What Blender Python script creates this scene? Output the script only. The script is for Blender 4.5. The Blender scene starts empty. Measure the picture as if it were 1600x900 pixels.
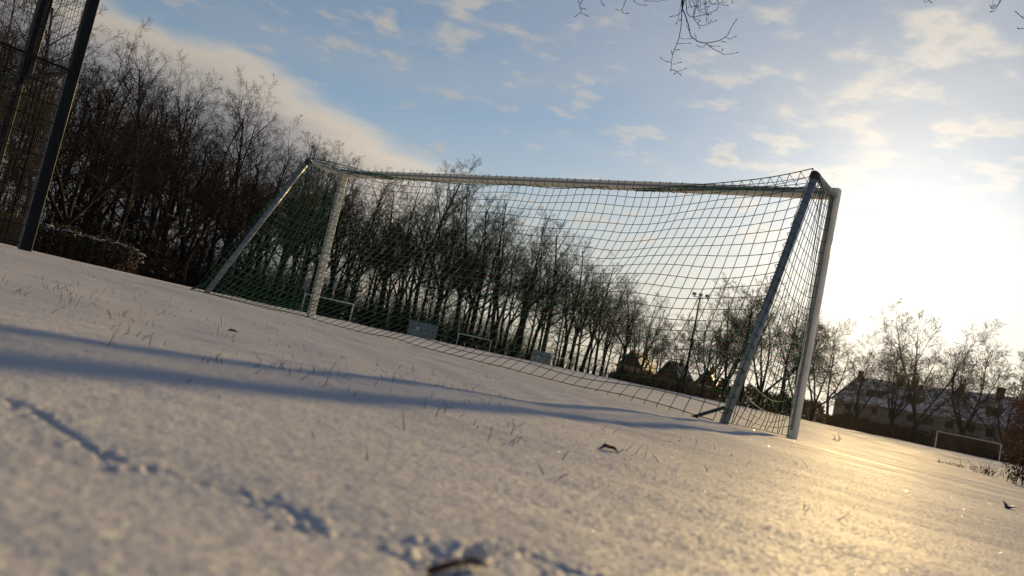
import bpy, math, random
import numpy as np
from mathutils import Vector, Matrix

rad = math.radians
scene = bpy.context.scene
COL = scene.collection

# ------------------------------------------------------------------ camera
CAM_H = 0.176
PITCH, ROLL = rad(5.206), rad(12.175)
cam = bpy.data.cameras.new('camera')
cam.sensor_width = 36.0
cam.lens = 27.88
cam.clip_start = 0.01
cam.clip_end = 6000
cam.dof.use_dof = True
cam.dof.focus_distance = 8.0
cam.dof.aperture_fstop = 6.6
camo = bpy.data.objects.new('camera', cam)
COL.objects.link(camo)
F = Vector((0, math.cos(PITCH), math.sin(PITCH)))
U0 = Vector((0, -math.sin(PITCH), math.cos(PITCH)))
R0 = Vector((1, 0, 0))
cr, sr = math.cos(ROLL), math.sin(ROLL)
R1 = R0 * cr + U0 * sr
U1 = U0 * cr - R0 * sr
m = Matrix((R1, U1, -F)).transposed().to_4x4()
m.translation = Vector((0, 0, CAM_H))
camo.matrix_world = m
scene.camera = camo

# ------------------------------------------------------------------ light
SUN_AZ, SUN_EL = rad(26.0), rad(12.0)
SUN = Vector((math.sin(SUN_AZ) * math.cos(SUN_EL), math.cos(SUN_AZ) * math.cos(SUN_EL), math.sin(SUN_EL)))
sl = bpy.data.lights.new('sun', 'SUN')
sl.energy = 5.0
sl.angle = rad(0.6)
sl.color = (1.0, 0.69, 0.30)
so = bpy.data.objects.new('sun', sl)
COL.objects.link(so)
so.rotation_euler = SUN.to_track_quat('Z', 'Y').to_euler()
so.location = (30, 60, 40)

world = bpy.data.worlds.new('World')
scene.world = world
world.use_nodes = True


class NT:
    """small helper to write node graphs"""
    def __init__(self, tree):
        self.t = tree
        self.n = tree.nodes
        self.l = tree.links

    def add(self, typ, **kw):
        nd = self.n.new(typ)
        for k, v in kw.items():
            setattr(nd, k, v)
        return nd

    def set(self, sock, v):
        if isinstance(v, bpy.types.NodeSocket):
            self.l.new(v, sock)
        elif v is not None:
            sock.default_value = v

    def math(self, op, a, b=None, c=None, clamp=False):
        nd = self.add('ShaderNodeMath', operation=op, use_clamp=clamp)
        self.set(nd.inputs[0], a)
        if b is not None:
            self.set(nd.inputs[1], b)
        if c is not None:
            self.set(nd.inputs[2], c)
        return nd.outputs[0]

    def vmath(self, op, a, b=None):
        nd = self.add('ShaderNodeVectorMath', operation=op)
        self.set(nd.inputs[0], a)
        if b is not None:
            self.set(nd.inputs[1], b)
        return nd.outputs['Value'] if op in ('DOT_PRODUCT', 'LENGTH') else nd.outputs[0]

    def mapr(self, v, a, b, c=0.0, d=1.0, smooth=True):
        nd = self.add('ShaderNodeMapRange')
        nd.interpolation_type = 'SMOOTHSTEP' if smooth else 'LINEAR'
        self.set(nd.inputs[0], v)
        for i, q in enumerate((a, b, c, d)):
            self.set(nd.inputs[1 + i], q)
        return nd.outputs[0]

    def mix(self, f, a, b, blend='MIX'):
        nd = self.add('ShaderNodeMix', data_type='RGBA', blend_type=blend)
        self.set(nd.inputs[0], f)
        self.set(nd.inputs[6], a)
        self.set(nd.inputs[7], b)
        return nd.outputs[2]

    def noise(self, vec, scale, detail=4.0, rough=0.55, dist=0.0, out=0):
        nd = self.add('ShaderNodeTexNoise')
        if vec is not None:
            self.l.new(vec, nd.inputs['Vector'])
        nd.inputs['Scale'].default_value = scale
        nd.inputs['Detail'].default_value = detail
        nd.inputs['Roughness'].default_value = rough
        nd.inputs['Distortion'].default_value = dist
        return nd.outputs[out]


def build_sky():
    T = NT(world.node_tree)
    T.n.clear()
    out = T.add('ShaderNodeOutputWorld')
    bg = T.add('ShaderNodeBackground')
    T.l.new(bg.outputs[0], out.inputs[0])
    sky = T.add('ShaderNodeTexSky', sky_type='NISHITA')
    sky.sun_disc = False
    sky.sun_elevation = SUN_EL
    sky.sun_rotation = SUN_AZ
    sky.altitude = 0
    sky.air_density = 1.0
    sky.dust_density = 0.14
    sky.ozone_density = 2.0
    d = T.add('ShaderNodeTexCoord').outputs['Generated']
    sep = T.add('ShaderNodeSeparateXYZ')
    T.l.new(d, sep.inputs[0])
    x, y, z = sep.outputs
    # clouds lie on a high flat layer, so they flatten towards the horizon
    zz = T.math('MAXIMUM', T.math('ADD', z, 0.10), 0.02)
    cmb = T.add('ShaderNodeCombineXYZ')
    T.l.new(T.math('DIVIDE', x, zz), cmb.inputs[0])
    T.l.new(T.math('DIVIDE', y, zz), cmb.inputs[1])
    cmb.inputs[2].default_value = 1.3
    p = cmb.outputs[0]
    # how near the sun a direction is (thin cloud scatters sunlight forwards)
    cs = T.math('MAXIMUM', T.vmath('DOT_PRODUCT', d, tuple(SUN)), 0.0)
    g1 = T.math('POWER', cs, 5.0)
    g2 = T.math('POWER', cs, 24.0)
    g3 = T.math('POWER', cs, 120.0)
    # broken cumulus, more of it towards the sun
    n1 = T.noise(p, 6.2, 7.0, 0.58, 0.05)
    n2 = T.noise(p, 0.9, 3.0, 0.5, 0.0)
    cov = T.math('ADD', n1, T.math('MULTIPLY', T.math('SUBTRACT', n2, 0.5), 0.42))
    cov = T.math('ADD', cov, T.math('MULTIPLY', g2, 0.10))
    cum = T.mapr(cov, 0.55, 0.74)
    # thin veil
    n3 = T.noise(p, 0.8, 5.0, 0.6, 0.6)
    veil = T.math('MAXIMUM', T.math('MULTIPLY', T.mapr(n3, 0.35, 0.75), 0.25), T.mapr(z, 0.36, 0.0, 0.0, 0.75))
    veil = T.math('ADD', veil, T.math('MULTIPLY', T.math('POWER', cs, 9.0), 0.24), clamp=True)
    # cloud bank standing over the wood on the left
    nb = T.noise(p, 1.5, 6.0, 0.56, 0.2)
    edge = T.math('SUBTRACT', T.math('SUBTRACT', 0.205, T.math('MULTIPLY', x, 0.19)), z)
    edge = T.math('ADD', edge, T.math('MULTIPLY', T.math('SUBTRACT', nb, 0.5), 0.10))
    bank = T.mapr(edge, -0.012, 0.022)
    bank = T.math('MULTIPLY', bank, T.mapr(x, -0.03, -0.20))
    bank_core = T.math('MULTIPLY', T.mapr(edge, 0.0, 0.075), T.mapr(x, -0.10, -0.30))
    skyc = T.vmath('SCALE', sky.outputs[0])
    sc = skyc.node
    sc.inputs['Scale'].default_value = 1.0
    # radiance of cloud, in the units of the sky texture
    def rgb(r, g, b):
        nd = T.add('ShaderNodeRGB')
        nd.outputs[0].default_value = (r, g, b, 1)
        return nd.outputs[0]
    def scale(c, v):
        nd = T.add('ShaderNodeVectorMath', operation='SCALE')
        T.l.new(c, nd.inputs[0])
        T.set(nd.inputs['Scale'], v)
        return nd.outputs[0]
    lit = scale(rgb(5.2, 4.75, 4.05), T.math('ADD', 0.88, T.math('ADD', T.math('MULTIPLY', g1, 0.30), T.math('MULTIPLY', g2, 0.8))))
    under = T.mix(T.mapr(n1, 0.60, 0.74), lit, scale(rgb(3.6, 3.5, 3.5), T.math('ADD', 0.8, T.math('MULTIPLY', g1, 0.9))))
    bank_col = T.mix(bank_core, scale(rgb(5.9, 5.1, 4.15), T.math('ADD', 0.84, g1)), rgb(2.6, 2.5, 2.6))
    c = T.mix(veil, skyc, lit)
    c = T.mix(T.math('MULTIPLY', cum, 0.75), c, under)
    c = T.mix(T.math('MULTIPLY', bank, 0.93), c, bank_col)
    # glow of the sun behind thin cloud
    glow = T.vmath('ADD', scale(rgb(0.3, 0.25, 0.18), g2), scale(rgb(3.4, 3.1, 2.7), g3))
    c = T.vmath('ADD', c, glow)
    T.l.new(c, bg.inputs['Color'])
    bg.inputs['Strength'].default_value = 0.073


build_sky()

vs = scene.view_settings
scene.display_settings.display_device = 'sRGB'
vs.view_transform = 'Standard'
vs.look = 'None'
vs.exposure = 0.5
vs.gamma = 1.0
vs.use_curve_mapping = False
cy = scene.cycles
cy.max_bounces = 6
cy.diffuse_bounces = 3
cy.glossy_bounces = 2
cy.transmission_bounces = 4
cy.transparent_max_bounces = 8
cy.use_denoising = True
cy.use_adaptive_sampling = False
cy.sample_clamp_indirect = 4.0
cy.caustics_reflective = False
cy.caustics_refractive = False

# ------------------------------------------------------------------ helpers
rng = np.random.default_rng(7)


def pol(az, r, z=0.0):
    a = rad(az)
    return np.array([r * math.sin(a), r * math.cos(a), z])


def G(x, y):
    """height of the snow field (it rises a little to the left and away)"""
    x = np.asarray(x, float)
    y = np.asarray(y, float)
    r = np.hypot(x, y)
    s = np.clip(r / 7, 0, 1)
    s = s * s * (3 - 2 * s)
    t = r - 14
    rise = .0083 * ((np.sqrt(t * t + 100) + t) / 2 - (math.sqrt(14 * 14 + 100) - 14) / 2)
    rise = 1.35 * np.tanh(rise / 1.35)
    return .06 - .027 * x * np.exp(-(r / 32) ** 2) + .03 * s + rise


def Gs(x, y):
    return float(G(x, y))


def _hash(ix, iy, seed):
    h = (ix.astype(np.int64) * 374761393 + iy.astype(np.int64) * 668265263 + seed * 974634777) & 0xFFFFFFFF
    h = ((h ^ (h >> 13)) * 1274126177) & 0xFFFFFFFF
    h = (h ^ (h >> 16)) & 0xFFFF
    return h / 65535.0 * 2 - 1


def vnoise(x, y, seed=0):
    ix, iy = np.floor(x), np.floor(y)
    fx, fy = x - ix, y - iy
    fx = fx * fx * (3 - 2 * fx)
    fy = fy * fy * (3 - 2 * fy)
    a = _hash(ix, iy, seed); b = _hash(ix + 1, iy, seed)
    c = _hash(ix, iy + 1, seed); d = _hash(ix + 1, iy + 1, seed)
    return (a * (1 - fx) + b * fx) * (1 - fy) + (c * (1 - fx) + d * fx) * fy


def mesh_obj(name, v, f, mat=None, parent=None, smooth=False):
    me = bpy.data.meshes.new(name)
    v = np.asarray(v, np.float32)
    if isinstance(f, np.ndarray):
        nv = f.shape[1]
        me.vertices.add(len(v)); me.vertices.foreach_set('co', v.ravel())
        me.loops.add(f.size); me.loops.foreach_set('vertex_index', f.astype(np.int32).ravel())
        me.polygons.add(len(f))
        me.polygons.foreach_set('loop_start', np.arange(0, f.size, nv, dtype=np.int32))
        me.polygons.foreach_set('loop_total', np.full(len(f), nv, np.int32))
        me.update(calc_edges=True)
    else:
        me.from_pydata([tuple(q) for q in v], [], f)
        me.update()
    if smooth:
        me.polygons.foreach_set('use_smooth', np.ones(len(me.polygons), bool))
    if mat:
        me.materials.append(mat)
    o = bpy.data.objects.new(name, me)
    COL.objects.link(o)
    if parent:
        o.parent = parent
    return o


def link_mesh(name, me, parent=None):
    o = bpy.data.objects.new(name, me)
    COL.objects.link(o)
    if parent:
        o.parent = parent
    return o


def empty(name, loc=(0, 0, 0), rz=0.0):
    o = bpy.data.objects.new(name, None)
    o.empty_display_size = 0.2
    COL.objects.link(o)
    o.location = [float(q) for q in loc]
    o.rotation_euler = (0, 0, rz)
    return o


def tag(o, label=None, cat=None, group=None, kind=None):
    if label: o['label'] = label
    if cat: o['category'] = cat
    if group: o['group'] = group
    if kind: o['kind'] = kind
    return o


class MB:
    """collects polygons of one part"""
    def __init__(self):
        self.v = []; self.f = []

    def addv(self, vs, fs):
        o = len(self.v)
        self.v.extend([tuple(map(float, q)) for q in vs])
        self.f.extend([tuple(i + o for i in q) for q in fs])

    def box(self, c, s, rz=0.0, bev=0.0):
        hx, hy, hz = s[0] / 2, s[1] / 2, s[2] / 2
        if bev:
            b = bev
            ring = [(hx - b, hy), (-hx + b, hy), (-hx, hy - b), (-hx, -hy + b), (-hx + b, -hy), (hx - b, -hy), (hx, -hy + b), (hx, hy - b)]
        else:
            ring = [(hx, hy), (-hx, hy), (-hx, -hy), (hx, -hy)]
        n = len(ring)
        ca, sa = math.cos(rz), math.sin(rz)
        vs = [(c[0] + x * ca - y * sa, c[1] + x * sa + y * ca, c[2] + zz) for zz in (-hz, hz) for x, y in ring]
        fs = [(i, (i + 1) % n, n + (i + 1) % n, n + i) for i in range(n)]
        fs += [tuple(range(n - 1, -1, -1)), tuple(range(n, 2 * n))]
        self.addv(vs, fs)

    def tube(self, pts, r, n=10, cap=True):
        pts = [Vector(q) for q in pts]
        rs = r if hasattr(r, '__len__') else [r] * len(pts)
        k = len(pts)
        vs = []
        ref = None
        for i, q in enumerate(pts):
            t = (pts[min(i + 1, k - 1)] - pts[max(i - 1, 0)]).normalized()
            if ref is None:
                ref = Vector((0, 0, 1)) if abs(t.z) < .9 else Vector((1, 0, 0))
            a = (ref - t * ref.dot(t)).normalized()
            b = t.cross(a)
            ref = a
            for j in range(n):
                an = 2 * math.pi * j / n
                vs.append(q + (a * math.cos(an) + b * math.sin(an)) * rs[i])
        fs = [(i * n + j, i * n + (j + 1) % n, (i + 1) * n + (j + 1) % n, (i + 1) * n + j) for i in range(k - 1) for j in range(n)]
        if cap:
            fs += [tuple(range(n - 1, -1, -1)), tuple(range((k - 1) * n, k * n))]
        self.addv(vs, fs)

    def profile(self, p0, p1, ax, ay, ring):
        """extrude a cross-section ring (list of (a,b)) along p0->p1"""
        p0, p1, ax, ay = map(Vector, (p0, p1, ax, ay))
        n = len(ring)
        vs = [q + ax * a + ay * b for q in (p0, p1) for a, b in ring]
        fs = [(i, (i + 1) % n, n + (i + 1) % n, n + i) for i in range(n)]
        fs += [tuple(range(n - 1, -1, -1)), tuple(range(n, 2 * n))]
        self.addv(vs, fs)

    def build(self, name, mat, parent=None, smooth=False):
        return mesh_obj(name, self.v, self.f, mat, parent, smooth)


def segs_mesh(A, B, ra, rb, n=3):
    """prisms for many segments at once -> verts, quads"""
    A = np.asarray(A, float); B = np.asarray(B, float)
    ra = np.broadcast_to(np.asarray(ra, float), (len(A),)); rb = np.broadcast_to(np.asarray(rb, float), (len(A),))
    t = B - A
    t /= np.linalg.norm(t, axis=1, keepdims=True) + 1e-9
    ref = np.where(np.abs(t[:, 2:3]) < .8, np.array([[0, 0, 1.]]), np.array([[1., 0, 0]]))
    a = np.cross(t, ref); a /= np.linalg.norm(a, axis=1, keepdims=True) + 1e-9
    b = np.cross(t, a)
    V = np.empty((len(A), 2 * n, 3))
    for j in range(n):
        an = 2 * math.pi * j / n
        o = a * math.cos(an) + b * math.sin(an)
        V[:, j] = A + o * ra[:, None]
        V[:, n + j] = B + o * rb[:, None]
    base = (np.arange(len(A)) * 2 * n)[:, None, None]
    q = np.array([[j, (j + 1) % n, n + (j + 1) % n, n + j] for j in range(n)])[None]
    return V.reshape(-1, 3), (base + q).reshape(-1, 4)


# ------------------------------------------------------------------ materials
def mat(name, col, rough=0.7, spec=0.3, metal=0.0, var=0.0, vscale=8.0, col2=None, bump=0.0, bscale=40.0, coord='Object', trans=0.0, alpha=1.0):
    mt = bpy.data.materials.new(name)
    mt.use_nodes = True
    T = NT(mt.node_tree)
    bs = T.n['Principled BSDF']
    bs.inputs['Roughness'].default_value = rough
    bs.inputs['Specular IOR Level'].default_value = spec
    bs.inputs['Metallic'].default_value = metal
    bs.inputs['Base Color'].default_value = (*col, 1)
    tc = T.add('ShaderNodeTexCoord').outputs[coord]
    if var or col2:
        n = T.noise(tc, vscale, 5.0, 0.6)
        c2 = col2 or tuple(max(0, q * (1 - var)) for q in col)
        c = T.mix(T.mapr(n, 0.38, 0.64), (*col, 1), (*c2, 1))
        T.l.new(c, bs.inputs['Base Color'])
        T.l.new(T.mapr(n, 0.3, 0.7, max(.02, rough - .08), min(1, rough + .08)), bs.inputs['Roughness'])
    if bump:
        bp = T.add('ShaderNodeBump')
        bp.inputs['Strength'].default_value = bump
        bp.inputs['Distance'].default_value = 0.02
        T.l.new(T.noise(tc, bscale, 4.0, 0.6), bp.inputs['Height'])
        T.l.new(bp.outputs[0], bs.inputs['Normal'])
    if trans:
        bs.inputs['Transmission Weight'].default_value = trans
    return mt


def snow_material():
    mt = bpy.data.materials.new('snow')
    mt.use_nodes = True
    T = NT(mt.node_tree)
    T.n.remove(T.n['Principled BSDF'])
    out = T.n['Material Output']
    geo = T.add('ShaderNodeNewGeometry').outputs['Position']
    n = T.noise(geo, 0.6, 5.0, 0.6)
    df = T.add('ShaderNodeBsdfDiffuse')
    T.l.new(T.mix(T.mapr(n, 0.35, 0.65), (0.44, 0.435, 0.475, 1), (0.39, 0.385, 0.425, 1)), df.inputs['Color'])
    df.inputs['Roughness'].default_value = 0.3
    gl = T.add('ShaderNodeBsdfGlossy')
    T.l.new(T.mapr(T.noise(geo, 0.55, 5.0, 0.65), 0.50, 0.66, 0.68, 0.60), gl.inputs['Roughness'])
    gl.inputs['Color'].default_value = (0.95, 0.95, 0.95, 1)
    # grain of the crust at several sizes
    b1 = T.add('ShaderNodeBump'); b1.inputs['Strength'].default_value = 0.5; b1.inputs['Distance'].default_value = 0.0012
    T.l.new(T.noise(geo, 420.0, 3.0, 0.65), b1.inputs['Height'])
    b2 = T.add('ShaderNodeBump'); b2.inputs['Strength'].default_value = 0.65; b2.inputs['Distance'].default_value = 0.003
    T.l.new(T.noise(geo, 135.0, 4.0, 0.7), b2.inputs['Height'])
    T.l.new(b1.outputs[0], b2.inputs['Normal'])
    # every grain of the crust faces its own way, so the gloss breaks up into glitter
    def grains(scale, tilt):
        vo = T.add('ShaderNodeTexVoronoi')
        vo.inputs['Scale'].default_value = scale
        T.l.new(geo, vo.inputs['Vector'])
        nd = T.add('ShaderNodeVectorMath', operation='SCALE')
        T.l.new(T.vmath('SUBTRACT', vo.outputs['Color'], (.5, .5, .5)), nd.inputs[0])
        nd.inputs['Scale'].default_value = tilt
        return nd.outputs[0]
    ga, gb = grains(300.0, 0.85), grains(800.0, 0.9)
    tilt = T.vmath('ADD', ga, gb)
    T.l.new(T.vmath('NORMALIZE', T.vmath('ADD', b2.outputs[0], tilt)), gl.inputs['Normal'])
    small = T.add('ShaderNodeVectorMath', operation='SCALE')
    T.l.new(tilt, small.inputs[0])
    small.inputs['Scale'].default_value = 0.13
    T.l.new(T.vmath('NORMALIZE', T.vmath('ADD', b2.outputs[0], small.outputs[0])), df.inputs['Normal'])
    mx = T.add('ShaderNodeMixShader')
    # icier and duller patches of crust
    T.l.new(T.mapr(T.noise(geo, 0.9, 4.0, 0.6), 0.35, 0.7, 0.12, 0.20), mx.inputs[0])
    T.l.new(df.outputs[0], mx.inputs[1]); T.l.new(gl.outputs[0], mx.inputs[2])
    T.l.new(mx.outputs[0], out.inputs[0])
    return mt


def bark_material(name, c1, c2, snow=0.0):
    mt = bpy.data.materials.new(name)
    mt.use_nodes = True
    T = NT(mt.node_tree)
    bs = T.n['Principled BSDF']
    bs.inputs['Roughness'].default_value = 0.9
    bs.inputs['Specular IOR Level'].default_value = 0.06
    tc = T.add('ShaderNodeTexCoord').outputs['Object']
    n = T.noise(tc, 3.0, 5.0, 0.65)
    c = T.mix(T.mapr(n, 0.35, 0.65), (*c1, 1), (*c2, 1))
    if snow:
        g = T.add('ShaderNodeNewGeometry')
        sp = T.add('ShaderNodeSeparateXYZ'); T.l.new(g.outputs['Normal'], sp.inputs[0])
        f = T.math('MULTIPLY', T.mapr(sp.outputs[2], 0.55, 0.85), T.mapr(T.noise(tc, 1.1, 2.0, 0.5), 0.60 - 0.12 * snow, 0.70))
        c = T.mix(f, c, (0.75, 0.76, 0.8, 1))
    T.l.new(c, bs.inputs['Base Color'])
    return mt


M = {}
M['snow'] = snow_material()
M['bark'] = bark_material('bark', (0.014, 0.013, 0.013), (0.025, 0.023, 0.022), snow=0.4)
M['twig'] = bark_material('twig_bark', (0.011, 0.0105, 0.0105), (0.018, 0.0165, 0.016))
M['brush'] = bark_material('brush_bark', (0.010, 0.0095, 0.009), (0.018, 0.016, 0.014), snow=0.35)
M['white_paint'] = mat('white_paint', (0.86, 0.79, 0.66), 0.42, 0.5, var=0.14, vscale=5, bump=0.08, bscale=60)
M['alu'] = mat('brushed_aluminium', (0.27, 0.28, 0.31), 0.52, 0.4, 0.3, var=0.2, vscale=9)
M['cord'] = mat('green_cord', (0.022, 0.115, 0.066), 0.75, 0.2, var=0.35, vscale=3)
M['steel_dark'] = mat('dark_coated_steel', (0.012, 0.013, 0.015), 0.55, 0.12, var=0.25, vscale=4)
M['steel_grey'] = mat('grey_coated_steel', (0.045, 0.050, 0.058), 0.45, 0.4, var=0.2, vscale=5)
M['bolt'] = mat('zinc_bolt', (0.55, 0.56, 0.58), 0.3, 0.5, 0.9)
M['black_plastic'] = mat('black_plastic', (0.02, 0.02, 0.022), 0.5, 0.4)

# ------------------------------------------------------------------ ground
# prints of a hopping bird: three toes and a dragged hind toe, with crumbs of snow thrown up
PRINTS = [(-.475, .690, .15), (-.440, .665, .35), (-.338, .592, -.2), (-.312, .575, .4), (-.232, .512, -.1), (-.203, .506, .3), (-.122, .497, .1), (-.098, .487, -.4), (-.093, .462, .2),
          (-.018, .480, 0.), (.000, .492, .35), (-.026, .447, -.2), (.040, .526, -.5), (.062, .507, -.3), (.088, .497, .0)]
TRACK = []   # x, y, half length, half width, heading, depth
_rt = random.Random(31)
for _x, _y, _h in PRINTS:
    for _a, _l in ((-.65, .010), (0.0, .012), (.65, .010), (3.14, .014)):
        _an = _h - .25 + _a
        TRACK.append((_x + math.cos(_an) * _l, _y + math.sin(_an) * _l, _l * .8, .0030, _an, .0024))
    TRACK.append((_x, _y, .007, .006, _h, .0032))
    for _k in range(5):
        _an = _rt.uniform(0, 6.28)
        _q = _rt.uniform(.010, .026)
        TRACK.append((_x + math.cos(_an) * _q, _y + math.sin(_an) * _q, _rt.uniform(.002, .005), _rt.uniform(.002, .004), _an, -_rt.uniform(.0012, .0028)))
for _i in range(len(PRINTS) - 1):      # tail and toe drags between the prints
    _p, _q = PRINTS[_i], PRINTS[_i + 1]
    _d = math.hypot(_q[0] - _p[0], _q[1] - _p[1])
    if .05 < _d < .12:
        TRACK.append(((_p[0] + _q[0]) / 2, (_p[1] + _q[1]) / 2, _d * .42, .0032, math.atan2(_q[1] - _p[1], _q[0] - _p[0]), .0026))


def surface_detail(x, y):
    r = np.hypot(x, y)
    h = 0.010 * vnoise(x * 1.3 + 5, y * 1.1, 1) * np.clip(r / 2.0, 0.15, 1)
    h += 0.0022 * vnoise(x * 4.1, y * 3.3 + 2, 2) * np.clip(r / 1.2, 0.3, 1)
    # low wind-drifted ripples running across the field
    cx, sx = math.cos(rad(-14)), math.sin(rad(-14))
    a = x * cx + y * sx
    b = -x * sx + y * cx
    h += 0.0028 * vnoise(a * 1.2, b * 7.0, 3) + 0.0011 * vnoise(a * 4, b * 22.0, 4)
    near = np.clip((6 - r) / 5.5, 0, 1)
    h += near * (0.0005 * vnoise(x * 34, y * 30, 5) + 0.0004 * vnoise(x * 80, y * 76, 6) + 0.0003 * vnoise(x * 190, y * 190, 8))
    far = np.clip((r - 8) / 30, 0, 1)
    h += far * (0.05 * vnoise(x * .21, y * .17, 9) + 0.02 * vnoise(x * .9, y * .8, 10))
    for dx, dy, l, w, hd, dep in TRACK:
        ca, sa = math.cos(hd), math.sin(hd)
        u = ((x - dx) * ca + (y - dy) * sa) / l
        v = (-(x - dx) * sa + (y - dy) * ca) / w
        q = u * u + v * v
        k = q < 9
        if k.any():
            h[k] += dep * (-np.exp(-q[k]) + 0.20 * np.exp(-(np.sqrt(q[k]) - 1.5) ** 2 * 3.0))
    return h


def build_ground():
    az = np.concatenate([np.linspace(-180, -50, 40, endpoint=False), np.linspace(-50, -41, 30, endpoint=False),
                         np.linspace(-41, 41, 560, endpoint=False), np.linspace(41, 50, 30, endpoint=False), np.linspace(50, 180, 40)])
    rr = np.concatenate([[0.02, 0.1, 0.2], np.geomspace(0.27, 40, 430, endpoint=False), np.geomspace(40, 3000, 130)])
    A, Rr = np.meshgrid(np.radians(az), rr)
    X, Y = Rr * np.sin(A), Rr * np.cos(A)
    Z = G(X, Y) + surface_detail(X, Y)
    nr, na = X.shape
    i = np.arange(nr - 1)[:, None] * na + np.arange(na - 1)[None]
    f = np.stack([i, i + na, i + na + 1, i + 1], -1).reshape(-1, 4)
    o = mesh_obj('snow_field', np.stack([X, Y, Z], -1).reshape(-1, 3), f[:, ::-1], M['snow'], smooth=True)
    tag(o, 'snow covered playing field', None, kind='structure')


build_ground()

# ------------------------------------------------------------------ the goal
GU = np.array([0.7961, -0.6052, 0.0])      # along the goal line
GN = np.array([0.6052, 0.7961, 0.0])       # from the net towards the pitch
PR = np.array([2.982, 7.799, 0.0])
GW, GH = 7.455, 2.50
PL = PR - GU * GW
D1, D2 = -0.734, -1.939
ZUP = np.array([0, 0, 1.0])


def rounded(w, d, b):
    hx, hy = w / 2, d / 2
    ring = []
    for sx, sy, a0 in ((1, 1, 0), (-1, 1, 90), (-1, -1, 180), (1, -1, 270)):
        for k in range(4):
            an = rad(a0 + 30 * k)
            ring.append((sx * (hx - b) + b * math.cos(an), sy * (hy - b) + b * math.sin(an)))
    return ring


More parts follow.
